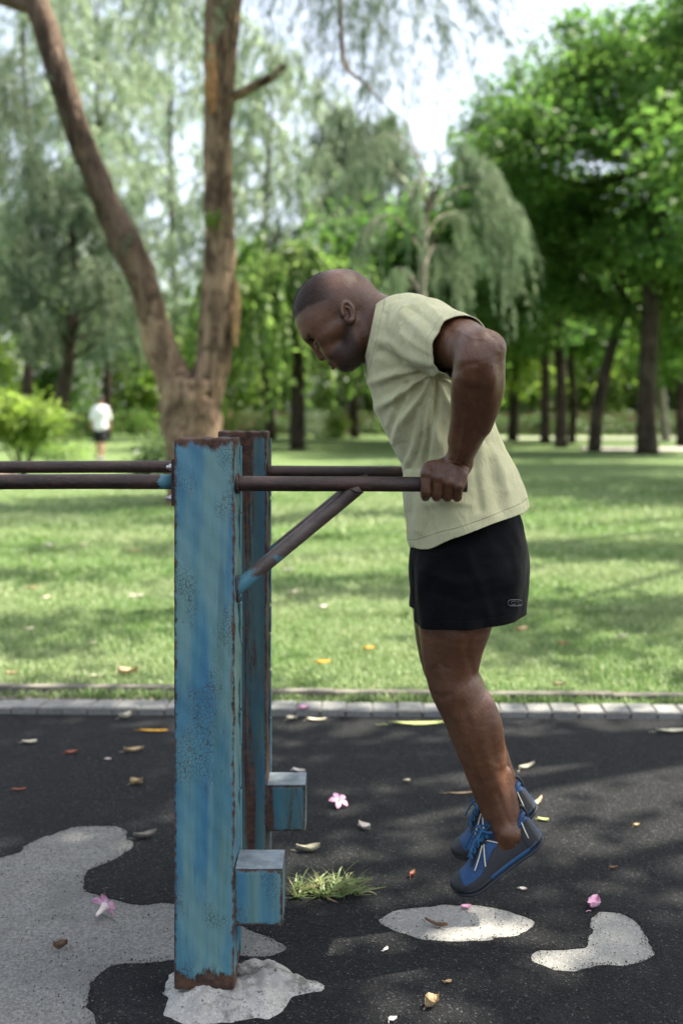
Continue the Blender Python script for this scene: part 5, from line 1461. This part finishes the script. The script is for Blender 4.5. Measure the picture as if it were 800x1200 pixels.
# unseen trees right of view; two of the crowns are shaped to cast shade
def shade(px, dd, blobs, n, label, seed, trunk_h, L=.26, rad=.24, sp=.4):
    r = np.random.default_rng(seed); b = np.array([(px-400)*dd/FPX, dd, 0]); tp = np.array([b, b+np.array([.1,0,trunk_h*.5]), b+np.array([-.1,.1,trunk_h])])
    tr = [(tp, [rad*1.3, rad, rad*.8], 12)]+limbs(r, tp[-1], blobs, rad*.5)
    return tree('broadleaf_tree', tuple(b), label, 'broadleaf trees along the shady side of the lawn', tr, broad_crown(r, blobs, n, L, spread=sp), BARKD, L_BROAD)
shade(1090, 19, [(9.5,18,7.5,2.6,2.6,1.6),(7.8,20,7,2.2,2.2,1.5),(10.5,21,8,2.4,2.4,1.6),(12,18,7,2.4,2.4,1.5)], 9000, 'leafy tree spreading its shade over the right of the lawn', 71, 4.6)
def sh(gx, gy, z, rx, ry, rz): return (gx+z*.577*.97, gy+z*.577*.242, z, rx, ry, rz)  # canopy clump added sunward of the ground spot it should shade
shade(1900, 5.2, [sh(-1.7,3.7,6.9,1.3,.9,.6), sh(-.6,3.4,7.2,1.0,.75,.6), sh(-1.4,2.3,7.4,1.3,.9,.6), sh(-.2,2.2,7.0,1.0,.7,.6), sh(.9,1.95,7.4,1.0,.5,.5), sh(2,1.9,7.2,1.2,.6,.5), sh(1.2,4.0,8,.6,.22,.4), sh(-2.6,2.9,7,1.2,1.2,.7), sh(.9,.9,7.4,1.4,.8,.6), sh(3,3,7.6,1,.6,.6)], 10500, 'unseen tall leafy tree with its crown shaped to shade the rubber path', 72, 4.8, .17, .26, .32)

shade(1330, 14.5, [sh(2.3,9.2,9,1.3,.32,.4), sh(3.2,8.7,9.4,1.0,.3,.4), sh(1.5,6.35,8.6,1.0,.22,.35), sh(2.5,6.0,9,1.0,.3,.4), sh(1.2,5.55,8.8,.5,.12,.3), sh(-.4,7.3,9.4,.9,.18,.3), sh(4.6,15.2,9.8,1.8,1.0,.6), sh(6.2,13.4,9.6,1.6,.9,.6), sh(3.2,17.5,11,1.6,.9,.6), sh(7.2,17,10,2,1.4,.7), sh(-3,14.6,11,1.8,.35,.4), sh(-4.5,13.2,11,1.5,.4,.4), sh(-1.9,9.3,10,.9,.16,.3), sh(-2.6,7.6,9.6,.8,.14,.3), sh(-1.4,11.6,10.6,1.1,.2,.3), sh(.8,12.6,10.4,1.4,.25,.4), sh(-1.6,5.7,9,.5,.09,.2)], 19000, 'unseen tall leafy tree with boughs placed to streak the grass with shadow', 73, 6.4, .24, .3, .22)
# ---------------------------------------------------------------- sunny trees far across the park
far = [(-20,66,235,'bright'),(70,72,300,'dark'),(150,64,330,'bright'),(250,70,340,'bright'),(330,74,300,'dark'),(430,66,330,'bright'),(500,70,300,'bright'),(560,66,290,'dark'),(620,72,280,'bright'),(680,66,300,'bright'),(745,70,310,'bright'),(810,66,280,'dark'),(870,68,250,'bright')]
what = ['at the left edge behind the pale feathery trunk','behind the low dark feathery tree','beyond the walking person','far behind the forked trunk','deep behind the weeping tree','far across the lawn below the man\'s chin','far behind the man\'s chest','far behind the man\'s upper arm','far behind the trunk closest to the elbow','between the straight and the leaning trunks','between the leaning and the thick trunks','right of the thick trunk at the lawn\'s end','beyond the right edge of the lawn']
far += [(470,45,235,'dark'),(545,43,190,'dark'),(600,47,260,'bright')]; what += ['directly behind the drooping sprays above the man\'s neck','behind the tips of the drooping sprays','just left of the short trunk by the elbow']
for i, ((px, dd, top, kind), wh) in enumerate(zip(far, what)):
    r = np.random.default_rng(80+i); hgt = CAMH+(HOR-top)*dd/FPX; b = np.array([(px-400)*dd/FPX, dd, 0])
    bs = [(b[0]+r.uniform(-2.4,2.4), b[1]+r.uniform(-1.5,1.5), hgt*((.38 if dd < 50 else .10)+(.5 if dd < 50 else .75)*(q+.5)/12), r.uniform(1.9,2.9), 1.8, r.uniform(1.3,2.1)) for q in range(12)]+[(b[0], b[1], hgt-1.6, 1.9, 1.7, 1.5)]
    tp = np.array([b, b+np.array([.1,0,hgt*.25]), b+np.array([-.1,0,hgt*.5])])
    tree('broadleaf_tree', tuple(b), ('sunlit yellow green tree ' if kind == 'bright' else 'deep green tree ')+wh, 'far trees across the park', [(tp, [.26,.2,.14], 8)]+limbs(r, tp[-1], bs[:5], .1), broad_crown(r, bs, 7500, .5, cl=34, spread=.75), BARKD, L_BRIGHT if kind == 'bright' else L_BROAD)

# ---------------------------------------------------------------- shrubs, hedges
def bush(name, cat, b, blobs, n, L, leaf, label, group=None, seed=1, sp=.16, stem=True):
    r = np.random.default_rng(seed); root = empty(name, tuple(b), label, cat, group)
    link('foliage', np_mesh('foliage', *broad_crown(r, blobs, n, L, cl=18, spread=sp, hang=.1, shell=.7)), leaf, root)
    g = Geo()
    for q in blobs: g.tube([b, (np.array(b)+np.array(q[:3]))/2+r.normal(size=3)*.05, np.array(q[:3])], [.03,.02,.01], 6)
    link('stems', g.mesh('stems'), BARKD, root, True); root.children[-1]['kind'] = 'stuff'
    return root
dd = 20; b = P(28, 545, dd); b[2] = 0
bush('leafy_bush', 'bush', b, [bl(18,492,dd,.34,.4,.28), bl(48,484,dd,.28,.35,.24), bl(-12,488,dd,.4,.4,.32), bl(5,476,dd,.28,.3,.22), bl(60,496,dd,.18,.25,.18), bl(25,512,dd,.34,.35,.2)], 2600, .15, L_BRIGHT, 'bright yellow green bush at the left edge above the bars', None, 5)
dd = 24; b = P(62, 535, dd); b[2] = 0
bush('leafy_bush', 'bush', b, [bl(66,527,dd,.30,.4,.14), bl(40,525,dd,.4,.4,.16), bl(84,530,dd,.22,.3,.10)], 1100, .11, L_WEEP, 'low green bush in the grass beside the walking person', None, 6)
dd = 17; b = P(182, 560, dd); b[2] = 0
bush('leafy_bush', 'bush', b, [bl(182,540,dd,.30,.3,.28), bl(168,548,dd,.2,.2,.18), bl(190,528,dd,.18,.2,.2)], 1200, .10, L_HEDGE, 'dark low bush growing against the foot of the forked trunk', None, 7)
hedges = [(112,52,25,17,'rounded clipped hedge partly behind the walking person'),(160,55,26,17,'clipped hedge between the walking person and the forked trunk'),(370,54,30,17,'rounded grey green clipped bush below the man\'s chin'),(392,50,12,19,'small bright upright bush beside the rounded grey green bush'),(440,58,32,13,'long low dark hedge in front of the far brown wall'),(300,56,30,14,'low hedge showing just right of the twin posts'),(255,50,26,20,'pale green mound of shrubs beside the forked trunk'),(610,58,40,9,'long low hedge under the trees right of the elbow'),(690,60,40,8,'low hedge running behind the leaning trunk'),(500,60,34,9,'low hedge far behind the man\'s chest'),(340,59,30,10,'low dark hedge beneath the weeping tree'),(470,57,24,12,'rounded dark shrub just left of the man\'s chest'),(560,61,34,13,'dark shrubs behind the back of the man\'s shirt'),(650,57,34,13,'low dark shrubs between the two straight trunks'),(735,58,38,14,'low dark shrubs left of the thick trunk'),(790,56,34,14,'low shrubs at the far right end of the lawn'),(60,54,34,12,'low hedge behind the bright yellow green bush'),(205,57,24,12,'small hedge right behind the forked trunk')]
for i, (px, dd, hw, hh, lab) in enumerate(hedges):
    c = P(px, 510, dd); rx = hw*dd/FPX; top = (hh+11)*dd/FPX*1.15; b = np.array([c[0], dd, 0])
    bs = [(c[0]+t*rx*.55, dd, top*.5, rx*.5, .7, top*.55) for t in (-1, 0, 1)]
    bush('clipped_hedge', 'hedge', b, bs, 1500, .17, L_BRIGHT if 'bright' in lab or 'pale' in lab else (L_CASP if 'grey' in lab else L_WEEP if 'rounded' in lab or 'clipped' in lab else L_HEDGE), lab, 'hedges at the far edge of the lawn', 90+i, sp=.14)

# far wall of the park
g = Geo(); dd = 63
for i in range(13):
    x0 = -24+i*4.2; g.box((x0, dd, 0), (x0+4.15, dd+.25, 1.2)); g.box((x0-.02, dd-.05, 1.18), (x0+4.17, dd+.3, 1.34)); g.box((x0-.16, dd-.1, 0), (x0+.16, dd+.36, 1.5))
tag(link('garden_wall', g.mesh('garden_wall', .02, 1), plain('brown_render', (.235,.155,.105), .9, .2, .25, 1.2, .2)), 'low brown wall with a pale coping along the far end of the lawn', 'wall')
# pale paths under the right trees
for nm, (x0, x1, y0, y1) in (('path', (690, 900, 33.5, 36.5)), ('path', (560, 900, 49, 51))):
    g = Geo(); a = (x0-400)*y0/FPX; b_ = (x1-400)*y0/FPX
    g.add([(a, y0, .075), (b_, y0-1, .075), (b_+2, y1-1, .08), (a+.3, y1, .08)], [(0,1,2,3)])
    tag(link(nm, g.mesh(nm), m_concrete('pale_path', (.40,.37,.32), .2)), kind='structure')
# boulder at the left edge
r = np.random.default_rng(3); bm = bmesh.new(); bmesh.ops.create_icosphere(bm, subdivisions=4, radius=1)
c = P(2, 523, 19.0); pts = np.array([v.co[:] for v in bm.verts]); q = pts*(1+.16*vnoise(pts*.7, 4, 3)+.05*vnoise(pts*2.5, 5, 2))[:,None]*np.array([.30,.26,.19])+np.array([c[0], c[1], .12+0*c[2]])
for v, p in zip(bm.verts, q): v.co = Vector(p)
c0 = q.mean(0)
me = bm_mesh('boulder', bm); tag(link('boulder', me, plain('brown_rock', (.22,.165,.125), .9, .2, .35, 6, .6), None, True), 'brown boulder lying below the bright bush at the left edge', 'boulder')

# ---------------------------------------------------------------- the walking person far away
dd = 27.0; S0 = P(118, 539, dd); sx, sy = S0[0], S0[1]; h = .013; z0 = .03
def Q(x, y, z): return np.array([sx+x, sy+y, z0+z])
def grid3(x0, x1, y0, y1, za, zb, h=h): return SDF(np.arange(sx+x0, sx+x1, h), np.arange(sy+y0, sy+y1, h), np.arange(z0+za, z0+zb, h))
S = grid3(-.42, .42, -.45, .45, -.03, 1.78)
fx = lambda s: (np.array([1.,0,0]), s)
S.chain([(Q(0,0,.92), .115), (Q(0,0,1.1), .105), (Q(0,.0,1.28), .12), (Q(0,.0,1.40), .10)], .03, fx(1.4))
S.cone(Q(0,0,1.42), Q(0,.03,1.53), .055, .05, .03); S.ell(Q(0,.05,1.615), np.eye(3), (.075,.095,.115), .02); S.ell(Q(0,.125,1.60), np.eye(3), (.02,.03,.03), .02)
for s, fwd in ((-1, .13), (1, -.15)):
    S.chain([(Q(s*.175,0,1.385), .058), (Q(s*.225,-fwd*.4,1.12), .045), (Q(s*.235,-fwd*.2+.06,.89), .031)], .03)
    S.chain([(Q(s*.235,-fwd*.2+.06,.89), .034), (Q(s*.235,-fwd*.2+.085,.79), .026)], .02)
    S.chain([(Q(s*.095,0,.90), .095), (Q(s*.095,fwd*.7,.50), .062), (Q(s*.095,fwd*1.0-.03,.28), .056), (Q(s*.095,fwd*1.1-.06,.08), .038)], .02)
    S.cone(Q(s*.095,fwd*1.1-.07,.045), Q(s*.10,fwd*1.1+.11,.035), .042, .036, .03)
V, Qd = S.surface(2); me = np_mesh('person', V, Qd)
walker = tag(link('person', me, plain('tan_skin', (.34,.19,.125), .6, .4, .1), None, True), 'person in a white t-shirt and black shorts walking away over the lawn', 'person')
S = grid3(-.4, .4, -.3, .3, .8, 1.5)
S.chain([(Q(0,0,.86), .145), (Q(0,0,1.1), .13), (Q(0,0,1.28), .142), (Q(0,0,1.40), .108)], .0, fx(1.42))
for s, fwd in ((-1, .13), (1, -.15)): S.chain([(Q(s*.15,0,1.40), .075), (Q(s*.20,-fwd*.2,1.25), .068), (Q(s*.222,-fwd*.35,1.13), .066)], .03)
V, Qd = S.surface(2); link('t_shirt', np_mesh('t_shirt', V, Qd), plain('white_cotton', (.74,.74,.75), .85, .2, .05), walker, True)
S = grid3(-.3, .3, -.35, .35, .42, 1.0)
S.chain([(Q(0,0,.80), .13), (Q(0,0,.92), .14)], .0, fx(1.35))
for s, fwd in ((-1, .13), (1, -.15)): S.cone(Q(s*.095,0,.84), Q(s*.10,fwd*.65,.56), .112, .10, .03)
V, Qd = S.surface(2); link('shorts', np_mesh('shorts', V, Qd), plain('black_cloth', (.012,.012,.014), .8, .3, .1), walker, True)
S = grid3(-.12, .12, -.1, .2, 1.48, 1.76); S.ell(Q(0,.045,1.64), np.eye(3), (.082,.10,.105), 0); V, Qd = S.surface(1)
link('hair', np_mesh('hair', V, Qd), plain('dark_hair', (.02,.015,.012), .6, .4, .2), walker, True)
for s, fwd in ((-1, .13), (1, -.15)):
    S = grid3(-.2, .2, -.35, .35, -.03, .14); S.cone(Q(s*.095,fwd*1.1-.08,.045), Q(s*.10,fwd*1.1+.12,.036), .052, .044, 0); V, Qd = S.surface(1)
    V[:,2] = np.maximum(V[:,2], z0-.005); link('shoe', np_mesh('shoe', V, Qd), plain('grey_shoe', (.25,.25,.26), .7, .3, .1), walker, True)
# ================================================================ LIGHT, SKY, CAMERA
SUN_EL, SUN_AZ = math.radians(60), math.radians(76)      # azimuth from +Y towards +X
w = bpy.data.worlds.new('World'); scene.world = w; w.use_nodes = True
nt = w.node_tree; bg = nt.nodes['Background']
sky = nt.nodes.new('ShaderNodeTexSky'); sky.sky_type = 'NISHITA'; sky.sun_disc = False
sky.sun_elevation = SUN_EL; sky.sun_rotation = SUN_AZ; sky.dust_density = 3.5; sky.air_density = 1.0; sky.ozone_density = 1.0
hs = nt.nodes.new('ShaderNodeHueSaturation'); hs.inputs['Saturation'].default_value = .55; nt.links.new(sky.outputs[0], hs.inputs['Color'])
nt.links.new(hs.outputs[0], bg.inputs['Color']); bg.inputs['Strength'].default_value = .13
L = bpy.data.lights.new('sun', 'SUN'); L.energy = 5.0; L.angle = math.radians(.53); L.color = (1.0, .93, .80)
so = bpy.data.objects.new('sun', L); COL.objects.link(so)
sd = Vector((math.cos(SUN_EL)*math.sin(SUN_AZ), math.cos(SUN_EL)*math.cos(SUN_AZ), math.sin(SUN_EL)))
so.rotation_euler = sd.to_track_quat('Z', 'Y').to_euler(); so.location = sd*60
cd = bpy.data.cameras.new('camera'); co = bpy.data.objects.new('camera', cd); COL.objects.link(co); scene.camera = co
co.location = (0, 0, CAMH); co.rotation_euler = (PI/2, 0, 0)
cd.sensor_fit = 'VERTICAL'; cd.sensor_height = 36; cd.sensor_width = 24; cd.lens = 35; cd.shift_y = -(600-HOR)/1200
cd.clip_start = .05; cd.clip_end = 2000
cd.dof.use_dof = True; cd.dof.focus_distance = 2.28; cd.dof.aperture_fstop = 2.0; cd.dof.aperture_blades = 0
scene.view_settings.view_transform = 'Standard'; scene.view_settings.look = 'None'; scene.view_settings.gamma = 1; scene.view_settings.exposure = 1.7
scene.view_settings.use_curve_mapping = False
scene.render.engine = 'CYCLES'
try:
    scene.cycles.use_denoising = True; scene.cycles.max_bounces = 6; scene.cycles.transparent_max_bounces = 6; scene.cycles.caustics_reflective = False; scene.cycles.caustics_refractive = False
    scene.cycles.sample_clamp_indirect = 6
except Exception: pass
